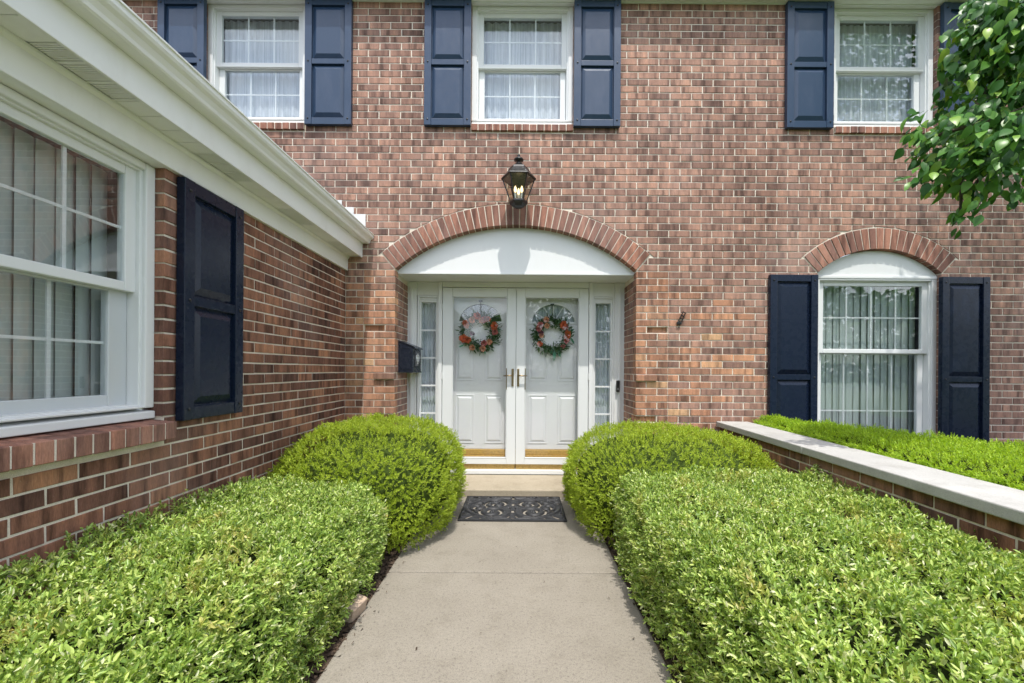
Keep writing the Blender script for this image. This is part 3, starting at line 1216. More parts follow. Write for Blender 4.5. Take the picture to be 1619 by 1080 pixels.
# posts and head of the surround, split by openings for the sidelights and the doors
LITES = [(-1.075, -0.915), (0.818, 0.980)]
DOORX = (-0.842, -0.044, 0.742)
fr.box(fl, -1.118, DY - 0.02, DY + 0.16, 0.07, HEAD_Z - 0.0005)
fr.box(-0.885, DOORX[0] - 0.001, DY - 0.028, DY + 0.16, 0.07, HEAD_Z - 0.0005)
fr.box(DOORX[2] + 0.001, 0.786, DY - 0.028, DY + 0.16, 0.07, HEAD_Z - 0.0005)
fr.box(1.018, frr, DY - 0.02, DY + 0.16, 0.07, HEAD_Z - 0.0005)
fr.box(DOORX[0], DOORX[2], DY - 0.022, DY + 0.16, 2.078, HEAD_Z - 0.0005)
fr.box(-1.1175, -0.8855, DY - 0.008, DY + 0.16, 1.985, HEAD_Z - 0.0005)
fr.box(0.7865, 1.0175, DY - 0.008, DY + 0.16, 1.985, HEAD_Z - 0.0005)
fr.box(-1.1175, -0.8855, DY - 0.008, DY + 0.16, 0.07, 0.34)
fr.box(0.7865, 1.0175, DY - 0.008, DY + 0.16, 0.07, 0.34)
make("door_surround", fr, WHITE, house, bevel=0.006)
mb = MB()
mb.box(-1.186, -1.160, DY - 0.034, DY - 0.0195, 0.07, 2.085)
mb.box(1.062, 1.088, DY - 0.034, DY - 0.0195, 0.07, 2.085)
make("surround_bead", mb, WHITE, house, bevel=0.004)

for x0, x1 in LITES:
    sd = empty("sidelight", (0, 0, 0), 0, house)
    f_ = MB()
    f_.ring(x0 - 0.037, x1 + 0.037, 0.342, 1.983, 0.019, DY - 0.014, DY + 0.10)
    f_.ring(x0 - 0.0175, x1 + 0.0175, 0.3625, 1.9625, 0.0175, DY + 0.004, DY + 0.08, 0.047, 0.047)
    make("sidelight_frame", f_, WHITE, sd, bevel=0.003)
    zs = [1.913 - 0.3005 * i for i in range(6)]
    for a, b in zip(zs[:-1], zs[1:]):
        put("pane", box_mesh("pane", x1 - x0 - 0.001, 0.004, a - b - 0.001, GLASS), None, sd, ((x0 + x1) / 2, DY + 0.03, (a + b) / 2))
    for z in zs[1:-1]:
        put("muntin", box_mesh("muntin", x1 - x0 - 0.001, 0.012, 0.017, VINYL), None, sd, ((x0 + x1) / 2, DY + 0.0215, z))
    wavy_curtain(sd, x0 - 0.01, x1 + 0.01, 0.36, 1.96, DY + 0.10, 0.008, 0.032)
    rm = MB()
    rm.box(x0 - 0.05, x1 + 0.05, DY + 0.161, DY + 0.18, 0.30, 2.02)
    make("room_shell", rm, ROOM, sd)

# main doors behind the storm doors
MDY = DY + 0.105
for x0, x1, fc in ((DOORX[0] + 0.012, DOORX[1] - 0.004, -0.442), (DOORX[1] + 0.004, DOORX[2] - 0.012, 0.367)):
    dr = empty("door", (0, 0, 0), 0, house)
    rx, rz, fz = 0.262, 0.225, 1.712
    zt, zb = 2.075, 0.31
    ell = [(fc + rx * math.cos(math.pi * i / 24), fz + rz * math.sin(math.pi * i / 24)) for i in range(25)]
    rgt = [(fc, zb), (x1, zb), (x1, zt), (fc, zt)] + [p for p in reversed(ell[:13])] + [(fc, fz)]
    lft = [(x0, zb), (fc, zb), (fc, fz), (fc - rx, fz)] + [p for p in reversed(ell[12:24])] + [(fc, zt), (x0, zt)]
    sb = MB()
    sb.prism(rgt, MDY, MDY + 0.045)
    sb.prism(lft, MDY, MDY + 0.045)
    put("door_slab", sb.mesh("door_slab", False), DOORWHITE, dr)
    # raised panels
    wd = (x1 - x0)
    for px0, px1 in ((fc - 0.272, fc - 0.062), (fc + 0.052, fc + 0.260)):
        for pz0, pz1 in ((0.372, 0.912), (1.066, 1.50)):
            pn = MB()
            pn.ring(px0, px1, pz0, pz1, 0.014, MDY - 0.007, MDY - 0.0005)
            pn.add([(px0 + .02, MDY - .0005, pz0 + .02), (px1 - .02, MDY - .0005, pz0 + .02), (px1 - .02, MDY - .0005, pz1 - .02), (px0 + .02, MDY - .0005, pz1 - .02),
                    (px0 + .042, MDY - .011, pz0 + .042), (px1 - .042, MDY - .011, pz0 + .042), (px1 - .042, MDY - .011, pz1 - .042), (px0 + .042, MDY - .011, pz1 - .042)],
                   [(4, 5, 6, 7), (0, 1, 5, 4), (1, 2, 6, 5), (2, 3, 7, 6), (3, 0, 4, 7)])
            make("door_panel", pn, DOORWHITE, dr, bevel=0.002)
    # fanlight
    fan = MB()
    for (a, b), (c, d) in zip(ell[:-1], ell[1:]):
        k = 0.90
        fan.prism([(a, b), (c, d), (fc + (c - fc) * k, fz + (d - fz) * k), (fc + (a - fc) * k, fz + (b - fz) * k)], MDY - 0.010, MDY + 0.02)
    fan.box(fc - rx, fc + rx, MDY - 0.0105, MDY + 0.02, fz - 0.013, fz + 0.010)
    fan.add(*MB().tube([(fc, MDY + 0.004, fz + 0.06 * math.sin(t)) if False else (fc + 0.07 * math.cos(t), MDY + 0.004, fz + 0.06 * math.sin(t)) for t in [math.pi * j / 10 for j in range(11)]], 0.006, 6).__dict__.values())
    make("fanlight_frame", fan, DOORWHITE, dr)
    for aa in (32, 62, 90, 118, 148):
        ca, sa = math.cos(R(aa)), math.sin(R(aa))
        mb = MB()
        mb.tube([(fc + 0.072 * ca, MDY + 0.003, fz + 0.06 * sa), (fc + rx * 0.92 * ca, MDY + 0.003, fz + rz * 0.92 * sa)], 0.0055, 6)
        make("muntin", mb, DOORWHITE, dr)
    gl_ = MB()
    gl_.prism([(x, z) for x, z in ell], MDY + 0.016, MDY + 0.020)
    put("pane", gl_.mesh("pane"), GLASS, dr)
    rm = MB()
    rm.box(fc - 0.30, fc + 0.30, MDY + 0.30, MDY + 0.32, 1.62, 2.06)
    make("room_shell", rm, ROOM, dr)
    if fc > 0:
        wavy_curtain(dr, fc - 0.27, fc + 0.27, 1.69, 1.96, MDY + 0.050, 0.003, 0.05)
mb = MB()
mb.box(DOORX[0] + 0.002, DOORX[2] - 0.002, MDY + 0.33, MDY + 0.35, 0.05, 2.10)
mb.box(-1.2, 1.1, MDY + 0.351, MDY + 0.36, 0.0, 2.2)
make("hall_backing", mb, DARKSHELL, house)
mb = MB()
mb.box(DOORX[0] + 0.003, DOORX[2] - 0.003, DY + 0.075, DY + 0.16, 0.07, 0.245)
mb.box(DOORX[0] + 0.003, DOORX[2] - 0.003, DY + 0.085, DY + 0.158, 0.2452, 0.306)
make("door_threshold", mb, OAK, house, bevel=0.006)
mb = MB()
mb.box(ENTRY[0] + 0.004, ENTRY[1] - 0.004, DY - 0.055, DY + 0.07, 0.066, 0.113)
make("entry_sill", mb, WHITE, house, bevel=0.006)


def storm_door(x0, x1, gx0, gx1, hinge_left, hx):
    d = empty("storm_door", (0, 0, 0), 0, house)
    y0, y1 = DY - 0.018, DY + 0.020
    zb, zt, gz0, gz1 = 0.168, 2.073, 0.232, 1.977
    f_ = MB()
    f_.box(x0, gx0, y0, y1, zb, zt)
    f_.box(gx1, x1, y0, y1, zb, zt)
    f_.box(gx0 + .0004, gx1 - .0004, y0 + .0005, y1, gz1, zt)
    f_.box(gx0 + .0004, gx1 - .0004, y0 + .0005, y1, zb, gz0)
    make("storm_frame", f_, VINYL, d, bevel=0.004)
    f_ = MB()
    f_.ring(gx0 + .0006, gx1 - .0006, gz0 + .0006, gz1 - .0006, 0.008, y0 - 0.003, y1 - 0.004)
    make("glazing_bead", f_, VINYL, d, bevel=0.0015)
    put("pane", box_mesh("pane", gx1 - gx0 - 0.002, 0.004, gz1 - gz0 - 0.002, STORMGLASS), None, d, ((gx0 + gx1) / 2, DY + 0.004, (gz0 + gz1) / 2))
    k = MB()
    k.box(x0 + 0.004, x1 - 0.004, y0 + 0.004, y1 - 0.006, 0.1145, 0.1675)
    make("kick_sweep", k, BRASS, d, bevel=0.002)
    # handle: plate, grip and lever
    s = 1 if hinge_left else -1
    hz = 1.105
    h = MB()
    h.box(hx - 0.012, hx + 0.012, y0 - 0.010, y0 - 0.0003, hz - 0.095, hz + 0.095)
    make("handle_plate", h, BRONZE, d, bevel=0.004)
    h = MB()
    h.tube([(hx, y0 - 0.012, hz + 0.02), (hx, y0 - 0.040, hz + 0.02), (hx - s * 0.028, y0 - 0.046, hz + 0.021), (hx - s * 0.098, y0 - 0.044, hz + 0.018)], [0.008, 0.008, 0.0075, 0.006], 10)
    make("lever", h, BRONZE, d, smooth=True)
    h = MB()
    ex = gx1 - 0.004 if hinge_left else gx0 + 0.004
    h.box(ex - 0.004, ex + 0.004, y0 - 0.006, y0 - 0.0032, hz - 0.13, hz + 0.10)
    make("latch_strip", h, BRONZE, d)
    for z in (0.42, 1.12, 1.86):
        mb = MB()
        xh = x0 - 0.004 if hinge_left else x1 + 0.004
        mb.tube([(xh, y0 - 0.012, z - 0.035), (xh, y0 - 0.012, z + 0.035)], 0.006, 8)
        make("hinge", mb, VINYL, d)
    return d


storm_door(DOORX[0] + 0.004, DOORX[1] - 0.0015, -0.7315, -0.141, True, -0.078)
storm_door(DOORX[1] + 0.0015, DOORX[2] - 0.004, 0.053, 0.638, False, -0.018 + 0.0)

# entry step
mb = MB()
mb.box(-1.19, 1.10, 3.842, WALL_Y + DY - 0.056, -0.02, 0.065)
st_ = make("entry_step", mb, STEP, None, bevel=0.01)
tag(st_, "low tan concrete step under the white double doors", "step")

# ------------------------------------------------------------------ eaves and roofs
ev0, ev1 = -2.2, 3.982


def extrude_y(name, poly, m, parent, y0=ev0, y1=ev1, **kw):
    mb = MB()
    mb.prism(poly, y0 - HY, y1 - HY)
    return make(name, mb, m, parent, **kw)


eave = empty("wing_eave", (0, 0, 0), 0, house)
FX = WING_X + 0.026
extrude_y("frieze_board", [(WING_X - 0.16, 2.136), (FX, 2.136), (FX, 2.2715), (WING_X - 0.16, 2.2715)], ALUM, eave, bevel=0.004)
extrude_y("crown_strip", [(FX + .0005, 2.248), (FX + 0.012, 2.262), (FX + 0.012, 2.2715), (FX + .0005, 2.2715)], ALUM, eave)
extrude_y("fascia_board", [(-1.545, 2.262), (-1.531, 2.262), (-1.531, 2.425), (-1.545, 2.425)], ALUM, eave, bevel=0.003)
extrude_y("eave_blocking", [(WING_X - 0.16, 2.285), (-1.546, 2.285), (-1.546, 2.30), (WING_X - 0.16, 2.30)], ALUM, eave)
y = ev0
i = 0
sp_plain = sp_vent = None
while y < ev1 - 0.02:
    y1_ = min(y + 0.102, ev1)
    vent = (i + 3) % 7 in (3, 4, 5) and y > 1.0
    mb = MB()
    d_ = y1_ - y
    if vent:
        mb.box(FX + 0.001, -1.5455, 0.003, 0.010, 2.277, 2.281)
        mb.box(FX + 0.001, -1.5455, d_ - 0.010, d_ - 0.0005, 2.272, 2.281)
        for j in range(8):
            a = 0.012 + j * (d_ - 0.024) / 8
            mb.box(FX + 0.012, -1.5475, a, a + (d_ - 0.024) / 8 * 0.55, 2.2735, 2.2795)
        mb.box(FX + 0.001, -1.5455, 0.0, d_ - 0.0005, 2.2812, 2.2835)
    else:
        mb.box(FX + 0.001, -1.5455, 0.004, d_ - 0.0005, 2.2725, 2.2805)
        mb.box(FX + 0.001, -1.5455, 0.0, 0.0038, 2.279, 2.2835)
    make("soffit_panel", mb, ALUM, eave, loc=(0, y - HY, 0))
    y = y1_
    i += 1
# gutter: an ogee trough
outer = [(-1.530, 2.485), (-1.530, 2.400), (-1.474, 2.398), (-1.466, 2.404), (-1.462, 2.418), (-1.449, 2.436), (-1.434, 2.447), (-1.427, 2.458), (-1.427, 2.478), (-1.420, 2.479), (-1.420, 2.4865), (-1.431, 2.4865)]
inner = [(-1.431, 2.462), (-1.438, 2.451), (-1.453, 2.440), (-1.466, 2.420), (-1.470, 2.406), (-1.476, 2.4025), (-1.5265, 2.4045), (-1.5265, 2.485)]
extrude_y("gutter", outer + inner, ALUM, eave, bevel=0.0)
cap = MB()
cap.prism(outer, ev1 - HY + 0.0004, ev1 - HY + 0.003)
make("gutter_end_cap", cap, ALUM, eave)
SL = 0.58
wr = MB()
wr.prism([(-1.50, 2.498), (-1.50, 2.512), (-5.2, 2.512 + SL * 3.7), (-5.2, 2.46 + SL * 3.7), (-1.545, 2.46)], ev0 - HY, -0.0275)
make("wing_roof", wr, ROOFING, house)
# stepped flashing against the front
for i in range(14):
    x1 = -1.505 - i * 0.115
    zt = Z0 + CH * math.ceil((2.512 + SL * (-1.50 - (x1 - 0.115)) + 0.09 - Z0) / CH)
    mb = MB()
    mb.box(x1 - 0.1145, x1, -0.009 - 0.0004 * i, -0.003, 2.50 + SL * (-1.50 - x1), zt)
    make("step_flashing", mb, WHITE, house, bevel=0.002)

upper = empty("main_eave", (0, 0, 0), 0, house)
mb = MB()
mb.box(X_MIN - 0.1, X_MAX + 0.1, 0.003, 0.18, 4.754, 4.93)
make("frieze_board", mb, WHITE, upper)
mb = MB()
mb.box(X_MIN - 0.1, X_MAX + 0.1, -0.15, 0.0028, 4.762, 4.775)
make("soffit_board", mb, ALUM, upper)
mb = MB()
mb.box(X_MIN - 0.1, X_MAX + 0.1, -0.165, -0.1505, 4.755, 5.05)
make("fascia_board", mb, ALUM, upper)
mb = MB()
mb.add([(X_MIN - 0.2, -0.25, 5.05), (X_MAX + 0.2, -0.25, 5.05), (X_MAX + 0.2, 5.0, 7.6), (X_MIN - 0.2, 5.0, 7.6), (X_MIN - 0.2, -0.25, 5.08), (X_MAX + 0.2, -0.25, 5.08), (X_MAX + 0.2, 5.0, 7.63), (X_MIN - 0.2, 5.0, 7.63)],
       [(0, 3, 2, 1), (4, 5, 6, 7), (0, 1, 5, 4), (1, 2, 6, 5), (2, 3, 7, 6), (3, 0, 4, 7)])
make("main_roof", mb, ROOFING, house)

# ------------------------------------------------------------------ planter wall with stone coping
PLANTER_TURN = R(-3.04)
planter = empty("planter_wall", (1.93, WALL_Y - 0.004, 0), PLANTER_TURN)
tag(planter, "low brick planter wall with pale stone coping running up to the house", "wall")
PLEN = 3.74
mb = MB()
mb.box(MY0, 0.235, -PLEN, -0.02, -0.05, 0.655)
make("planter_core", mb, MORTAR, planter)
for k in range(4, 10):
    zt_ = 0.652 - (9 - k) * CH
    zb_ = zt_ - CH + JT
    x = 0.02
    xs = [x]
    x += (BL / 2 if k % 2 else BL) - 0.03
    while x < PLEN:
        xs.append(x)
        x += BL
    xs.append(PLEN)
    for i in range(len(xs) - 1):
        w = xs[i + 1] - xs[i] - JT
        if w < 0.02:
            continue
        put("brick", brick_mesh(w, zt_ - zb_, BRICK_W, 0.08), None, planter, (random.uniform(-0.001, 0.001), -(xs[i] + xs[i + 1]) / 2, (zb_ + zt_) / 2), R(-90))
for y0, y1 in ((0.018, 1.325), (1.331, 2.66), (2.666, PLEN + 0.03)):
    mb = MB()
    mb.box(-0.034, 0.266, -y1, -y0, 0.656, 0.706)
    make("coping_stone", mb, STONE, planter, bevel=0.006)
soil = MB()
soil.add([(1.98, 0.26, -0.02), (5.6, 0.26, -0.02), (5.6, 3.98, -0.02), (2.16, 3.98, -0.02), (1.98, 0.26, 0.52), (5.6, 0.26, 0.52), (5.6, 3.98, 0.52), (2.16, 3.98, 0.52)],
         [(0, 3, 2, 1), (4, 5, 6, 7), (0, 1, 5, 4), (1, 2, 6, 5), (2, 3, 7, 6), (3, 0, 4, 7)])
tag(make("planter_soil", soil, SOIL), kind="structure")


# ------------------------------------------------------------------ foliage
def norm(a):
    return a / np.maximum(np.linalg.norm(a, axis=1, keepdims=True), 1e-9)


def perp(D):
    t = rng.normal(size=D.shape)
    t -= D * np.sum(t * D, 1, keepdims=True)
    return norm(t)


def leaf_arrays(P, D, N, L, W, fold=0.25, bend=0.0):
    """six-cornered leaves folded along the midrib: two quads each"""
    S = np.cross(D, N)
    L, W = L[:, None], W[:, None]
    up = N * W * fold
    bd = -N * L * bend
    v = [P, P + D * L * .32 + S * W * .46 + up, P + D * L * .70 + S * W * .40 + up + bd * .5, P + D * L + bd,
         P + D * L * .70 - S * W * .40 + up + bd * .5, P + D * L * .32 - S * W * .46 + up]
    V = np.stack(v, 1).reshape(-1, 3)
    n = len(P)
    b = (np.arange(n) * 6)[:, None]
    F = np.concatenate([b + np.array([[0, 1, 2, 3]]), b + np.array([[0, 3, 4, 5]])], 1).reshape(-1, 4)
    return V, F


def needle_arrays(P, D, N, L, W):
    S = np.cross(D, N)
    L, W = L[:, None], W[:, None]
    v = [P - S * W * .35, P + D * L * .55 - S * W * .5, P + D * L, P + D * L * .55 + S * W * .5]
    V = np.stack(v, 1).reshape(-1, 3)
    return V, np.arange(4 * len(P)).reshape(-1, 4)


def bumps(P, amp, s, seed):
    r_ = np.random.default_rng(seed)
    h = np.zeros(len(P))
    for k in range(7):
        w = r_.normal(size=3) * s * (1 + 0.5 * k)
        h += np.sin(P @ w + r_.uniform(0, 6.28)) / (1 + 0.45 * k)
    return h * amp / 2.2


def rounded_box_points(n, lo, hi, r_, faces):
    """points and outward directions on a rounded box; faces: which of -x +x -y +y +z are kept"""
    lo, hi = np.array(lo), np.array(hi)
    s = hi - lo
    area = {"-x": s[1] * s[2], "+x": s[1] * s[2], "-y": s[0] * s[2], "+y": s[0] * s[2], "+z": s[0] * s[1]}
    tot = sum(area[f] for f in faces)
    out = []
    for f in faces:
        m = int(n * area[f] / tot)
        p = lo + rng.random((m, 3)) * s
        ax = "xyz".index(f[1])
        p[:, ax] = hi[ax] if f[0] == "+" else lo[ax]
        out.append(p)
    P = np.concatenate(out)
    inner = np.clip(P, lo + r_, hi - np.array([r_, r_, r_]))
    inner[:, 2] = np.minimum(P[:, 2], hi[2] - r_)
    N = norm(P - inner)
    return inner + N * r_, N


def superellipsoid_points(n, c, rad, ex, zmin):
    d = norm(rng.normal(size=(int(n * 2.2), 3)))
    a = np.abs(d)
    k = (a[:, 0] ** ex + a[:, 1] ** ex + a[:, 2] ** ex) ** (-1 / ex)
    P = d * k[:, None]
    N = np.sign(P) * np.abs(P) ** (ex - 1)
    rad = np.array(rad)
    N = norm(N / rad)
    P = P * rad + np.array(c)
    keep = P[:, 2] > zmin
    return P[keep][:n], N[keep][:n]


def boxwood(name, lo, hi, n_tufts, label, faces, seed, mat_=None):
    root = empty(name, ((lo[0] + hi[0]) / 2, (lo[1] + hi[1]) / 2, -0.02))
    tag(root, label, "hedge", "clipped boxwood hedges beside the path")
    o0 = np.array(root.location)
    # the side against the masonry is not rounded: the sampled box runs on behind it
    l2, h2 = list(lo), list(hi)
    if "-x" not in faces:
        l2[0] -= 0.22
    if "+x" not in faces:
        h2[0] += 0.22
    P, N = rounded_box_points(int(n_tufts * 1.15), l2, h2, 0.22, faces)
    ok = (P[:, 0] < hi[0] + 0.0531 * (P[:, 1] - 2.74)) if "+x" not in faces else (P[:, 0] > lo[0])
    P, N = P[ok], N[ok]
    P = P + N * (bumps(P, 0.026, 5.5, seed) + bumps(P, 0.026, 19.0, seed + 1))[:, None]
    depth = rng.random(len(P)) ** 1.35 * 0.085
    P = P - N * depth[:, None]
    k = 8
    Pt, Nt = np.repeat(P, k, 0), np.repeat(N, k, 0)
    # each shoot leans its own way
    lean = norm(np.repeat(N + rng.normal(size=N.shape) * 0.42 + np.array([0, 0, .35]), k, 0))
    rad = perp(lean)
    a = rng.uniform(0.25, 1.0, len(Pt))[:, None]
    D = norm(lean * a + rad * (1.15 - a) * 1.0)
    base = Pt + lean * rng.uniform(-0.020, 0.020, len(Pt))[:, None]
    NN = norm(np.cross(np.cross(D, lean), D) + rng.normal(size=D.shape) * 0.25)
    NN = norm(NN - D * np.sum(NN * D, 1, keepdims=True))
    L = rng.uniform(0.0115, 0.0245, len(Pt))
    V, F = leaf_arrays(base - o0, D, NN, L, L * rng.uniform(0.28, 0.43, len(Pt)), 0.22, 0.06)
    put("foliage", quads_mesh("foliage", V, F), BOXWOOD, root)
    tag(root.children[-1], kind="stuff")
    # twigs and shaded inside
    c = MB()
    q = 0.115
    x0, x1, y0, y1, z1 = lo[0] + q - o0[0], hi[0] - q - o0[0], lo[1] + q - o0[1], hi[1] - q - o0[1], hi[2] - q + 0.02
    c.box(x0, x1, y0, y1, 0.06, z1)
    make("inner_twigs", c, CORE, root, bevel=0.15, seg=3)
    for j in range(int((hi[1] - lo[1]) / 0.28)):
        yy = lo[1] + 0.15 + j * 0.28 - o0[1]
        for xx in (x0 + 0.04, x1 - 0.04):
            t = MB()
            t.tube([(xx, yy, 0.0), (xx + random.uniform(-.02, .02), yy, 0.10)], [0.012, 0.009], 6)
            make("stem", t, BARK, root)
    return root


def yew_sprigs(P, N, o0, k=15, size=1.0, lift=0.45):
    """short shoots with needles set all round them"""
    n = len(P)
    ax = norm(N + rng.normal(size=N.shape) * 0.40 + np.array([0, 0, lift]))
    ln = rng.uniform(0.020, 0.042, n) * size
    Pt = np.repeat(P, k, 0)
    A = np.repeat(ax, k, 0)
    t = np.tile(np.linspace(0.0, 1.0, k), n)
    base = Pt + A * (np.repeat(ln, k) * t)[:, None]
    rad = perp(A)
    sp = (1.25 - 0.95 * t)[:, None]
    D = norm(A * 0.75 + rad * sp)
    NN = norm(np.cross(np.cross(D, A), D) + 1e-5)
    L = rng.uniform(0.013, 0.021, n * k) * size * (1.0 - 0.25 * t)
    return needle_arrays(base - o0, D, NN, L, np.full(n * k, 0.0042 * size))


def yew(name, c, rad, ex, n, label, seed, m, group):
    root = empty(name, (c[0], c[1], -0.02))
    tag(root, label, "shrub", group)
    o0 = np.array(root.location)
    P, N = superellipsoid_points(n, c, rad, ex, 0.03)
    b = bumps(P, 0.028, 10.0, seed) + bumps(P, 0.020, 30.0, seed + 3)
    P = P + N * b[:, None] - N * (rng.random(len(P)) ** 2 * 0.045)[:, None]
    V, F = yew_sprigs(P, N, o0, 15, 1.02)
    put("foliage", quads_mesh("foliage", V, F), m, root)
    tag(root.children[-1], kind="stuff")
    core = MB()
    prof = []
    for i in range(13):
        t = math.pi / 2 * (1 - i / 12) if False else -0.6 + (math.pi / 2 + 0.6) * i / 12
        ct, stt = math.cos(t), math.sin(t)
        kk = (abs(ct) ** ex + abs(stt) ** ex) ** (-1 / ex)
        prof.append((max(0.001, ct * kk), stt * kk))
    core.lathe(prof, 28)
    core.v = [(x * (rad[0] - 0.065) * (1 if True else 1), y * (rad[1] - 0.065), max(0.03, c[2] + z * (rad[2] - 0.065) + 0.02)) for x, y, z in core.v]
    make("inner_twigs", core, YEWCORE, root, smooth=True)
    t = MB()
    t.tube([(0, 0, 0), (0.01, 0, 0.15)], [0.035, 0.03], 8)
    make("stem", t, BARK, root)
    return root


boxwood("boxwood_hedge", (-1.675, 0.25, 0.02), (-0.785, 2.56, 0.532), 19000, "flat-topped boxwood hedge between the path and the brick wing with the big window", ("-y", "+x", "+y", "+z"), 3)
boxwood("boxwood_hedge", (0.600, 0.25, 0.02), (1.875, 2.74, 0.560), 23500, "flat-topped boxwood hedge between the path and the stone-capped planter wall", ("-y", "-x", "+y", "+z"), 8)
YG = "rounded yew shrubs flanking the entry"
yew("yew_shrub", (-1.090, 3.215, 0.33), (0.605, 0.735, 0.440), 2.7, 12000, "rounded lime-green yew shrub by the brick wing, below the black mailbox", 21, YEW, YG)
yew("yew_shrub", (1.135, 3.285, 0.30), (0.735, 0.690, 0.420), 2.8, 12000, "rounded lime-green yew shrub against the stone-capped planter wall", 33, YEW, YG)

# the planter hedge: a clipped strip that narrows toward the house
root = empty("planter_hedge", (2.6, 2.6, 0.5))
tag(root, "low bright lime yew hedge growing in the planter below the arched window", "hedge")
o0 = np.array(root.location)
n = 8200
yy = rng.uniform(1.1, 3.90, n)
tt = rng.random(n)
xl = 2.238 - 0.0531 * (3.98 - yy)
xr = np.interp(yy, [1.1, 1.9, 2.57, 3.2, 3.90], [3.75, 3.45, 3.13, 2.80, 2.46])
P = np.column_stack([xl + (xr - xl) * tt, yy, np.full(n, 0.732)])
N = np.tile(np.array([[0.0, 0.0, 1.0]]), (n, 1))
edge = np.minimum(P[:, 0] - xl, xr - P[:, 0])
sd = np.where(P[:, 0] - xl < xr - P[:, 0], -1.0, 1.0)
f = np.clip(1 - edge / 0.09, 0, 1)
P[:, 2] -= 0.09 * f ** 2
N[:, 0] += sd * f * 1.2
# the two long faces
m_ = 3600
for side in (0, 1):
    y2 = rng.uniform(1.1, 3.90, m_)
    z2 = rng.uniform(0.52, 0.72, m_)
    xr2 = np.interp(y2, [1.1, 1.9, 2.57, 3.2, 3.90], [3.75, 3.45, 3.13, 2.80, 2.46])
    x2 = 2.228 - 0.0531 * (3.98 - y2) if side == 0 else xr2 + 0.01
    P = np.concatenate([P, np.column_stack([x2, y2, z2])])
    N = np.concatenate([N, np.tile(np.array([[-1.0 if side == 0 else 1.0, -0.2, 0.35]]), (m_, 1))])
N = norm(N)
P = P + N * (bumps(P, 0.020, 13.0, 5) + bumps(P, 0.014, 30.0, 9))[:, None] - N * (rng.random(len(P)) ** 2 * 0.05)[:, None]
V, F = yew_sprigs(P, N, o0, 14, 1.0, 0.6)
put("foliage", quads_mesh("foliage", V, F), YEWLIME, root)
tag(root.children[-1], kind="stuff")
core = MB()
pts = [(2.15, 1.1), (3.66, 1.1), (3.38, 1.9), (3.06, 2.57), (2.74, 3.2), (2.40, 3.88), (2.30, 3.88)]
core.add([(x - 2.6, y - 2.6, 0.0) for x, y in pts] + [(x - 2.6, y - 2.6, 0.205) for x, y in pts],
         [tuple(range(7)), tuple(range(7, 14))] + [(i, (i + 1) % 7, 7 + (i + 1) % 7, 7 + i) for i in range(7)])
make("inner_twigs", core, CORE, root)

# ------------------------------------------------------------------ the tree at the side, one branch hanging into view
tree = empty("leafy_tree", (4.55, 1.75, -0.03))
tag(tree, "broadleaf tree whose glossy green branch hangs in front of the brick front", "tree")
T0 = Vector(tree.location)


def tpts(*p):
    return [Vector(q) - T0 for q in p]


mb = MB()
mb.tube(tpts((4.55, 1.75, -0.03), (4.52, 1.78, 0.9), (4.46, 1.85, 2.0), (4.5, 1.9, 3.4), (4.75, 1.95, 5.2), (4.85, 1.95, 6.5)), [0.11, 0.095, 0.085, 0.07, 0.045, 0.015], 10)
make("trunk", mb, BARK, tree, smooth=True)
limbs = [
    [(4.46, 1.85, 2.1), (3.9, 2.0, 2.95), (3.2, 2.15, 3.20), (2.75, 2.2, 3.02), (2.45, 2.2, 2.65), (2.30, 2.15, 2.25), (2.30, 2.15, 2.02)],
    [(3.2, 2.15, 3.20), (2.8, 2.05, 2.75), (2.5, 2.05, 2.50), (2.12, 2.1, 2.40)],
    [(3.9, 2.0, 2.95), (3.2, 2.3, 2.75), (2.75, 2.35, 2.45), (2.5, 2.3, 2.2)],
    [(4.48, 1.88, 3.0), (5.1, 1.6, 4.0), (5.6, 1.5, 5.2)],
    [(4.53, 1.9, 3.7), (4.2, 2.2, 4.8), (4.1, 2.3, 5.9)],
    [(4.62, 1.92, 4.3), (5.1, 2.4, 5.2), (5.3, 2.6, 6.2)],
]
for lb in limbs:
    mb = MB()
    m_n = len(lb)
    mb.tube(tpts(*lb), [0.030 * (1 - 0.85 * i / (m_n - 1)) + 0.0025 for i in range(m_n)], 7)
    make("branch", mb, BARK, tree, smooth=True)


def blob_leaves(c, rad, n, shell=0.45):
    d = norm(rng.normal(size=(n, 3)))
    r_ = rng.random(n) ** shell
    return np.array(c) + d * r_[:, None] * np.array(rad)


def leaf_mesh_variants(n):
    out = []
    for i in range(n):
        r2 = random.Random(50 + i)
        L, W = 1.0, r2.uniform(0.44, 0.64)
        bend = r2.uniform(0.08, 0.55)
        fold = r2.uniform(0.10, 0.30)
        rowsn = 6
        V, F = [], []
        prof = [0.05, 0.36, 0.50, 0.46, 0.28, 0.02]
        for j in range(rowsn):
            t = j / (rowsn - 1)
            zz = -bend * t * t
            hw = prof[j] * W
            V += [(-hw, t * L, zz + fold * hw * 1.0), (0, t * L, zz), (hw, t * L, zz + fold * hw * 1.0)]
        for j in range(rowsn - 1):
            a = j * 3
            F += [(a, a + 1, a + 4, a + 3), (a + 1, a + 2, a + 5, a + 4)]
        mb = MB()
        mb.add(V, F)
        mb.tube([(0, -0.30, 0.05), (0, -0.1, 0.015), (0, 0.02, 0)], 0.012, 4)
        me = mb.mesh("leaf", False)
        me.materials.append(TREELEAF)
        me.polygons.foreach_set("use_smooth", [True] * len(me.polygons))
        out.append(me)
    return out


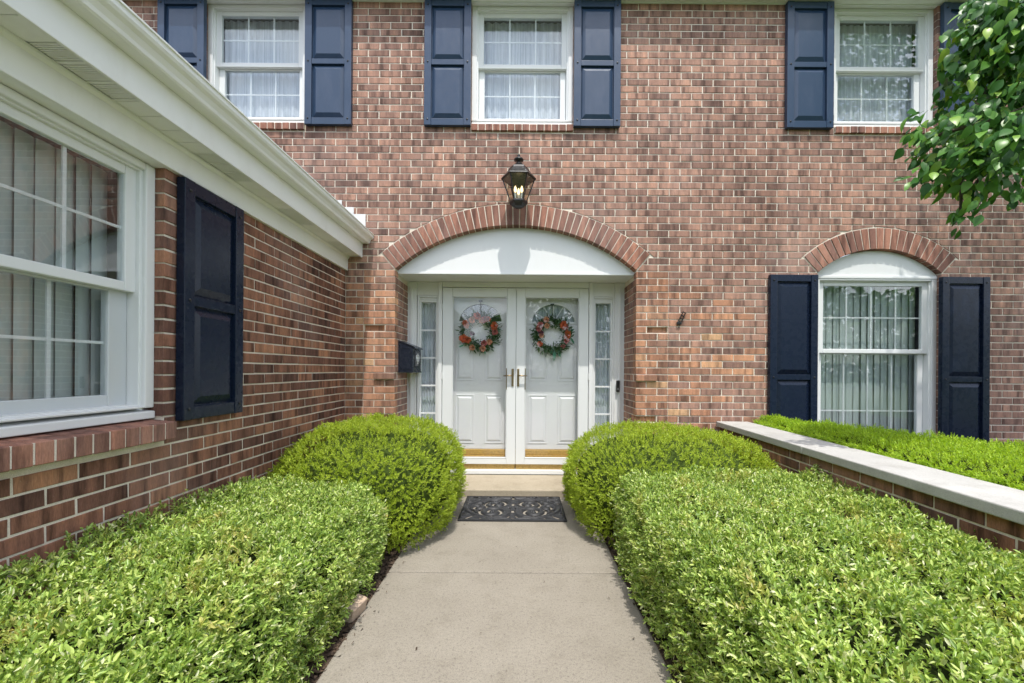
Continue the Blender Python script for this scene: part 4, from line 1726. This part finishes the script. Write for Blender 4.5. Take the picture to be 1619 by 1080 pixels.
LEAVES = leaf_mesh_variants(7)
shown = np.concatenate([blob_leaves((2.62, 2.15, 2.72), (0.38, 0.30, 0.48), 1300, 0.5), blob_leaves((2.36, 2.12, 2.34), (0.28, 0.22, 0.23), 560, 0.5),
                        blob_leaves((2.31, 2.13, 2.04), (0.08, 0.09, 0.12), 26), blob_leaves((2.10, 2.12, 2.40), (0.12, 0.1, 0.13), 30),
                        blob_leaves((2.44, 2.15, 2.92), (0.20, 0.2, 0.24), 110), blob_leaves((2.62, 2.12, 2.18), (0.14, 0.15, 0.10), 40),
                        blob_leaves((2.46, 2.14, 3.02), (0.17, 0.18, 0.24), 300, 0.5), blob_leaves((2.66, 2.2, 3.05), (0.3, 0.3, 0.25), 260, 0.5),
                        blob_leaves((2.03, 2.1, 2.44), (0.08, 0.08, 0.11), 14), blob_leaves((2.04, 2.1, 2.20), (0.07, 0.07, 0.08), 9)])
shown = shown[np.argsort(shown[:, 1])]
crown = empty("crown", (0, 0, 0), 0, tree)


def leaf_matrix(p, size, rnd):
    # hang outward and down
    d = Vector((p[0] - 2.75 + rnd.uniform(-.5, .5), rnd.uniform(-.75, .35), -0.35 + rnd.uniform(-.9, .25))).normalized()
    nrm = Vector((rnd.uniform(-.5, .3), rnd.uniform(-1.0, 0.1), rnd.uniform(0.2, 1.0)))
    nrm = (nrm - d * nrm.dot(d)).normalized()
    s = d.cross(nrm).normalized()
    M = Matrix(((s.x, d.x, nrm.x, 0), (s.y, d.y, nrm.y, 0), (s.z, d.z, nrm.z, 0), (0, 0, 0, 1)))
    return Matrix.Translation(Vector(p) - T0) @ M @ Matrix.Scale(size, 4)


rl = random.Random(5)
for p in shown[:300]:
    o = put("leaf", rl.choice(LEAVES), None, crown)
    o.matrix_local = leaf_matrix(p, rl.uniform(0.045, 0.074), rl)
# the rest of the crown, joined
rest = np.concatenate([shown[300:], blob_leaves((4.95, 1.95, 5.5), (1.25, 1.1, 1.6), 5200, 0.5), blob_leaves((4.5, 1.9, 3.7), (0.8, 0.8, 0.8), 600, 0.5), blob_leaves((3.25, 2.1, 3.55), (0.45, 0.4, 0.28), 160),
                       blob_leaves((5.4, 2.4, 4.4), (0.8, 0.7, 0.9), 700, 0.5)])
rv, rf = [], []
bases = [(np.array([v.co[:] for v in me.vertices]), [tuple(p_.vertices) for p_ in me.polygons]) for me in LEAVES]
acc, off = [], 0
for p in rest:
    bv, bf = bases[rl.randrange(len(bases))]
    M = np.array(leaf_matrix(p, rl.uniform(0.043, 0.076), rl))
    acc.append(bv @ M[:3, :3].T + M[:3, 3])
    rf += [tuple(i + off for i in q) for q in bf]
    off += len(bv)
me = bpy.data.meshes.new("foliage")
me.from_pydata(np.concatenate(acc).tolist(), [], rf)
me.polygons.foreach_set("use_smooth", [True] * len(me.polygons))
tag(put("foliage", me, TREELEAF, crown), kind="stuff")

# ------------------------------------------------------------------ wall lantern
LX, LY, LZ = -0.024, WALL_Y - 0.185, 2.685
lan = empty("wall_lantern", (LX, LY, LZ))
tag(lan, "black six-sided wall lantern with lit candle bulbs above the entry arch", "lantern")
hexr = R(0)        # flats face the street
mb = MB()
mb.lathe([(0.012, 0.0), (0.05, 0.008), (0.078, 0.03), (0.086, 0.045), (0.086, 0.058), (0.074, 0.066)], 6, rot=hexr)
make("base", mb, BLACK, lan, bevel=0.002)
mb = MB()
mb.lathe([(0.162, 0.262), (0.165, 0.272), (0.125, 0.315), (0.100, 0.345), (0.096, 0.360), (0.055, 0.385), (0.045, 0.395)], 6, rot=hexr)
make("roof", mb, BLACK, lan, bevel=0.003)
mb = MB()
mb.lathe([(0.045, 0.396), (0.030, 0.408), (0.016, 0.415), (0.016, 0.428), (0.044, 0.436), (0.046, 0.446), (0.040, 0.455), (0.014, 0.462), (0.011, 0.475), (0.015, 0.484), (0.010, 0.496)], 14)
make("finial", mb, BLACK, lan, smooth=True)
vb, vt = [], []
for k in range(6):
    t = math.pi / 3 * k + hexr
    vb.append((0.076 * math.cos(t), 0.076 * math.sin(t), 0.064))
    vt.append((0.148 * math.cos(t), 0.148 * math.sin(t), 0.264))
for k in range(6):
    mb = MB()
    mb.tube([vb[k], vt[k]], 0.0055, 6)
    make("corner_bar", mb, BLACK, lan)
    j = (k + 1) % 6
    mb = MB()
    s = 0.985
    q = [Vector(vb[k]) , Vector(vb[j]), Vector(vt[j]), Vector(vt[k])]
    q = [Vector((p.x * s, p.y * s, p.z)) for p in q]
    nrm = (q[1] - q[0]).cross(q[3] - q[0]).normalized() * 0.002
    mb.add([p for p in q] + [p + nrm for p in q], [(0, 1, 2, 3), (4, 5, 6, 7), (0, 1, 5, 4), (1, 2, 6, 5), (2, 3, 7, 6), (3, 0, 4, 7)])
    make("pane", mb, LAMPGLASS, lan)
flame, fnt, fn, fl_, fb = new_mat("candle_bulb")
fb.inputs["Base Color"].default_value = (1, 0.85, 0.6, 1)
fb.inputs["Emission Color"].default_value = (1.0, 0.74, 0.38, 1)
fb.inputs["Emission Strength"].default_value = 1.5
for a in (90, 210, 330):
    x, y_ = 0.034 * math.cos(R(a)), 0.034 * math.sin(R(a))
    mb = MB()
    mb.lathe([(0.010, 0.064), (0.010, 0.135)], 10, (x, y_, 0))
    make("candle_sleeve", mb, VINYL, lan)
    mb = MB()
    mb.lathe([(0.006, 0.135), (0.0125, 0.150), (0.0135, 0.162), (0.009, 0.182), (0.003, 0.198)], 10, (x, y_, 0))
    make("candle_bulb", mb, flame, lan, smooth=True)
mb = MB()
mb.box(-0.048, 0.048, 0.160, 0.179, 0.285, 0.405)
make("back_plate", mb, BLACK, lan, bevel=0.006)
mb = MB()
mb.tube([(0, 0.165, 0.30), (0, 0.13, 0.345), (0, 0.07, 0.37), (0, 0.02, 0.372)], 0.011, 8)
make("arm", mb, BLACK, lan, smooth=True)

# ------------------------------------------------------------------ mailbox on the entry return
mbx = empty("mailbox", (ENTRY[0], WALL_Y + 0.10, 1.165))
tag(mbx, "black metal mailbox with sloping lid on the brick beside the white doors", "mailbox")
mb = MB()
mb.prism([(0.004, 0.0), (0.150, 0.0), (0.150, 0.245), (0.004, 0.300)], 0.0, 0.335)
make("body", mb, BOXBLACK, mbx, bevel=0.004)
mb = MB()
mb.prism([(0.003, 0.303), (0.158, 0.244), (0.166, 0.228), (0.170, 0.230), (0.162, 0.2500), (0.003, 0.311)], -0.007, 0.342)
make("lid", mb, BOXBLACK, mbx, bevel=0.0015)
mb = MB()
mb.ring(0.018, 0.136, 0.020, 0.235, 0.008, -0.004, -0.0004)
make("side_trim", mb, BOXBLACK, mbx, bevel=0.0015)
mb = MB()
mb.box(-0.001, 0.156, -0.006, 0.341, -0.012, -0.0005)
make("bottom_rim", mb, BOXBLACK, mbx, bevel=0.002)
mb = MB()
mb.box(0.1505, 0.1545, 0.085, 0.255, 0.055, 0.205)
make("emblem_plate", mb, SCREEN, mbx, bevel=0.001)
mb = MB()
for s in (-1, 1):
    pts = []
    for j in range(26):
        t = j / 25
        r_ = 0.045 * (1 - 0.8 * t)
        aa = s * t * 9.5
        pts.append((0.157, 0.17 + s * 0.030 + r_ * math.cos(aa) * s * 0.7, 0.13 + r_ * math.sin(aa) * s))
    mb.tube(pts, 0.0035, 5)
mb.tube([(0.157, 0.17, 0.075), (0.157, 0.17, 0.185)], 0.0035, 5)
make("emblem_scroll", mb, VINYL, mbx)

# doorbell
db = empty("doorbell", (1.053, WALL_Y + DY - 0.0345, 1.02))
tag(db, "slim black video doorbell on the white door frame", "doorbell")
mb = MB()
mb.box(-0.019, 0.019, -0.024, 0.0, -0.062, 0.062)
make("case", mb, BLACK, db, bevel=0.008, seg=3)
mb = MB()
mb.lathe([(0.012, 0.0), (0.012, 0.0025), (0.010, 0.004)], 16)
mb.v = [(x, -0.0242 - z, y - 0.032) for x, y, z in mb.v]
make("button", mb, SCREEN, db)
mb = MB()
mb.lathe([(0.008, 0.0), (0.008, 0.002), (0.003, 0.003)], 14)
mb.v = [(x, -0.0242 - z, y + 0.035) for x, y, z in mb.v]
make("camera_lens", mb, BOXBLACK, db)

# black iron hook on the brick
hk = empty("wall_hook", (1.535, WALL_Y - 0.002, 1.655))
tag(hk, "small black ladder-shaped iron bracket fixed to the brick front", "bracket")
mb = MB()
a = R(27)
ux, uz = math.sin(a), math.cos(a)
for s in (-0.0135, 0.0135):
    mb.tube([(s * uz, -0.014, -s * ux), (s * uz + 0.115 * ux, -0.014, -s * ux + 0.115 * uz)], 0.0048, 6)
make("rails", mb, BLACK, hk)
for j in range(4):
    t = 0.012 + j * 0.032
    mb = MB()
    mb.tube([(-0.0135 * uz + t * ux, -0.014, 0.0135 * ux + t * uz), (0.0135 * uz + t * ux, -0.014, -0.0135 * ux + t * uz)], 0.0042, 6)
    make("rung", mb, BLACK, hk)
mb = MB()
mb.box(-0.022, 0.022, -0.022, 0.001, -0.018, 0.006)
make("foot_plate", mb, BLACK, hk, bevel=0.003)
mb = MB()
mb.tube([(0.0, -0.010, -0.018), (0.001, -0.009, -0.055)], 0.0028, 6)
make("pin", mb, BLACK, hk)


# ------------------------------------------------------------------ door mat with scrollwork
def mat_height(u, v):
    """u, v in -1..1; a raised scroll pattern, and None where it is cut through"""
    a, b = abs(u), v
    edge_ = max(abs(u), abs(v))
    if abs(u) > 0.955 or abs(v) > 0.915:
        return 0.014
    X, Y_ = a * 1.42, b
    q = math.hypot(X / 1.30, Y_ / 0.86)
    hole = False
    spir = [(math.hypot(X - cx_, Y_ - cy_), cx_, cy_, s_, rm_) for cx_, cy_, s_, rm_ in ((0.46, 0.30, 1, 0.36), (0.56, -0.34, -1, 0.40), (0.98, 0.02, 1, 0.30))]
    spir.sort(key=lambda t_: t_[0] / t_[4])
    r_, cx_, cy_, s_, rm_ = spir[0]
    if abs(u) < 0.05:
        p = math.cos(v * 11)
        hole = p < -0.55 and abs(u) < 0.028
    elif q < 0.93 and r_ < rm_:
        th_ = math.atan2(Y_ - cy_, X - cx_) * s_
        p = math.cos(th_ + r_ * 26.0)
        hole = p < -0.62 and r_ > 0.07
    elif q < 0.93:
        p = math.cos(r_ * 24.0 + 2.0)
        hole = p < -0.80
    elif q < 1.10:
        p = math.cos((q - 1.015) * 40)
    else:
        p = math.cos(math.atan2(Y_, X) * 30 + q * 6)
        hole = p < -0.75
    if hole:
        return None
    return 0.003 + 0.013 * max(0.0, min(1.0, 0.5 + p * 0.9))


nu, nv = 230, 164
MW, MD = 0.85, 0.60
hs = [[mat_height(-1 + 2 * (i + 0.5) / nu, -1 + 2 * (j + 0.5) / nv) for j in range(nv)] for i in range(nu)]
V, F = [], []
vid = {}


def mv(i, j):
    if (i, j) not in vid:
        hh_ = [hs[a][b] for a in (i - 1, i) for b in (j - 1, j) if 0 <= a < nu and 0 <= b < nv and hs[a][b] is not None]
        vid[(i, j)] = len(V)
        V.append((-MW / 2 + MW * i / nu, -MD / 2 + MD * j / nv, sum(hh_) / len(hh_)))
    return vid[(i, j)]


for i in range(nu):
    for j in range(nv):
        if hs[i][j] is not None:
            F.append((mv(i, j), mv(i + 1, j), mv(i + 1, j + 1), mv(i, j + 1)))
dm = empty("doormat", (-0.052, 3.515, 0.0))
tag(dm, "black rubber doormat with cut-out scrollwork on the path before the step", "doormat")
mb = MB()
mb.add(V, F)
o = put("scrollwork", mb.mesh("scrollwork", False), RUBBER, dm, (0, 0, 0.001), smooth=True)
sm = o.modifiers.new("thick", 'SOLIDIFY')
sm.thickness = 0.003
mb = MB()
mb.ring(-MW / 2 - 0.004, MW / 2 + 0.004, -MD / 2 - 0.004, MD / 2 + 0.004, 0.016, 0, 1)
mb.v = [(x, z, 0.0005 + y * 0.0145) for x, y, z in mb.v]
make("border", mb, RUBBER, dm, bevel=0.003)

# ------------------------------------------------------------------ wreaths
FLOWER_COL = {"coral": (0.62, 0.13, 0.06), "peach": (0.72, 0.36, 0.24), "rose": (0.48, 0.14, 0.14), "plum": (0.16, 0.03, 0.10)}
FLOWER = {k: leaf_material("flower_" + k, [(0.0, tuple(c * 0.7 for c in v)), (0.6, v), (1.0, tuple(min(1, c * 1.25) for c in v))], None, 0.15, 0.6) for k, v in FLOWER_COL.items()}
RIBBON = leaf_material("teal_leaf", [(0.0, (0.04, 0.17, 0.11)), (1.0, (0.10, 0.30, 0.21))], None, 0.2, 0.5)


def flower_mesh(m, seed):
    r_ = np.random.default_rng(seed)
    Vs, Fs, off = [], [], 0
    for layer, (cnt, tilt, ln) in enumerate(((7, 0.25, 0.034), (6, 0.7, 0.027), (5, 1.25, 0.018))):
        a = np.arange(cnt) * 2 * np.pi / cnt + r_.uniform(0, 1, cnt) * 0.4 + layer
        D = np.column_stack([np.cos(a) * math.cos(tilt), np.full(cnt, -math.sin(tilt)), np.sin(a) * math.cos(tilt)])
        Nn = np.column_stack([-np.cos(a) * math.sin(tilt), np.full(cnt, -math.cos(tilt)), -np.sin(a) * math.sin(tilt)])
        P_ = np.tile(np.array([[0, -0.004 * layer, 0]]), (cnt, 1)) + D * 0.003
        V_, F_ = leaf_arrays(P_, D, Nn, np.full(cnt, ln) * r_.uniform(.85, 1.15, cnt), np.full(cnt, ln * 0.95), 0.12, -0.25)
        Vs.append(V_)
        Fs.append(F_ + off)
        off += len(V_)
    me = quads_mesh("flower", np.concatenate(Vs), np.concatenate(Fs))
    me.materials.append(m)
    return me


FM = {k: flower_mesh(FLOWER[k], i + 2) for i, k in enumerate(FLOWER)}


def wreath(x, z, label, flowers, seed, tails):
    y = WALL_Y + MDY - 0.030
    w = empty("wreath", (x, y, z))
    tag(w, label, "wreath")
    r_ = np.random.default_rng(seed)
    mb = MB()
    for q in range(3):
        pts = [((0.158 + 0.012 * math.sin(5 * t + q * 2)) * math.cos(t), -0.004 + 0.008 * math.cos(7 * t + q * 2), (0.158 + 0.012 * math.sin(5 * t + q * 2)) * math.sin(t)) for t in [2 * math.pi * j / 40 for j in range(41)]]
        mb.tube(pts, 0.006, 5)
    make("twig_ring", mb, BARK, w)
    n = 1150
    t = r_.uniform(0, 2 * np.pi, n)
    rr_ = 0.160 + r_.normal(0, 0.027, n)
    P_ = np.column_stack([rr_ * np.cos(t), r_.uniform(-0.03, 0.01, n), rr_ * np.sin(t)])
    tang = np.column_stack([-np.sin(t), np.zeros(n), np.cos(t)])
    out = np.column_stack([np.cos(t), np.zeros(n), np.sin(t)])
    D = norm(tang * r_.uniform(-0.2, 1.0, n)[:, None] + out * r_.normal(0.35, 0.6, n)[:, None] + np.column_stack([np.zeros(n), r_.uniform(-0.8, 0.0, n), np.zeros(n)]))
    Nn = r_.normal(size=(n, 3)) + np.array([0, -1.0, 0])
    Nn = norm(Nn - D * np.sum(Nn * D, 1, keepdims=True))
    L = r_.uniform(0.025, 0.062, n)
    V_, F_ = leaf_arrays(P_, D, Nn, L, L * r_.uniform(0.16, 0.34, n), 0.2, 0.1)
    put("foliage", quads_mesh("foliage", V_, F_), WREATHLEAF, w)
    tag(w.children[-1], kind="stuff")
    for (ang, rad_, kind, s) in flowers:
        o = put("flower", FM[kind], None, w, (rad_ * math.cos(R(ang)), -0.034, rad_ * math.sin(R(ang))))
        s *= 1.12
        o.scale = (s, s, s)
        o.rotation_euler = (r_.uniform(-.3, .3), r_.uniform(0, 6), r_.uniform(-.3, .3))
    for (px, pz, ang, ln) in tails:
        V_, F_ = leaf_arrays(np.array([[px, -0.03, pz]]), norm(np.array([[math.cos(R(ang)), -0.15, math.sin(R(ang))]])), np.array([[0.0, -1.0, 0.0]]), np.array([ln]), np.array([ln * 0.28]), 0.15, 0.1)
        put("trailing_leaf", quads_mesh("trailing_leaf", V_, F_), RIBBON, w)
    mb = MB()
    mb.tube([(0.0, 0.004, 0.165), (0.0, 0.000, 0.30), (0.0, 0.010, 0.345)], 0.004, 5)
    mb.box(-0.020, 0.020, -0.002, 0.012, 0.335, 0.352)
    make("hanger", mb, BLACK, w)
    return w


wreath(-0.440, 1.600, "flower wreath with dense orange and peach blooms on the door nearer the mailbox",
       [(98, 0.175, "coral", 1.25), (125, 0.155, "peach", 1.05), (150, 0.185, "coral", 1.15), (158, 0.155, "peach", 0.8), (205, 0.190, "coral", 1.5), (212, 0.165, "coral", 1.2), (190, 0.085, "plum", 0.8),
        (245, 0.185, "peach", 1.05), (282, 0.185, "peach", 1.1), (290, 0.135, "rose", 1.0), (315, 0.150, "peach", 1.0), (0, 0.165, "rose", 1.05), (22, 0.175, "coral", 1.3), (70, 0.150, "rose", 1.1), (58, 0.165, "coral", 1.0), (82, 0.125, "peach", 0.9)],
       5, [(-0.17, -0.14, 205, 0.07), (0.05, -0.19, 280, 0.06), (0.17, 0.02, 10, 0.07)])
wreath(0.351, 1.568, "sparser flower wreath with teal trailing leaf on the door nearer the doorbell",
       [(140, 0.175, "rose", 1.0), (120, 0.12, "peach", 0.9), (112, 0.185, "peach", 1.0), (155, 0.165, "rose", 1.0), (168, 0.13, "plum", 0.9), (180, 0.12, "peach", 0.85), (215, 0.165, "coral", 0.9), (42, 0.165, "coral", 1.25),
        (30, 0.175, "rose", 1.0), (5, 0.165, "coral", 1.2), (-8, 0.155, "coral", 1.0), (-20, 0.165, "rose", 0.9), (-45, 0.17, "rose", 0.7)],
       9, [(0.03, -0.15, 265, 0.14), (0.06, -0.15, 290, 0.10), (0.01, -0.13, 250, 0.08), (0.19, 0.03, 40, 0.07), (0.20, -0.02, -60, 0.09)])

tag(chips("leaf_litter", PATH_L + 0.03, PATH_R - 0.03, 1.0, 3.8, 0.001, 40, 0.012, CHIP), "scattered dry leaf specks lying on the concrete path", "litter")
tag(chips("leaf_litter", PATH_L, PATH_L + 0.09, 1.0, 3.2, 0.001, 34, 0.013, CHIP), "crumbled bark and leaf bits along the wing-side path edge", "litter")

# ------------------------------------------------------------------ a loose tan paver by the path edge
mb = MB()
mb.box(-0.03, 0.03, -0.055, 0.055, 0.0, 0.085)
o = make("edging_paver", mb, PAVER, None, bevel=0.006)
o.location = (-0.800, 1.99, -0.016)
o.rotation_euler = (R(4), R(14), R(-14))
tag(o, "tilted tan paver block at the hedge edge of the path", "paver")
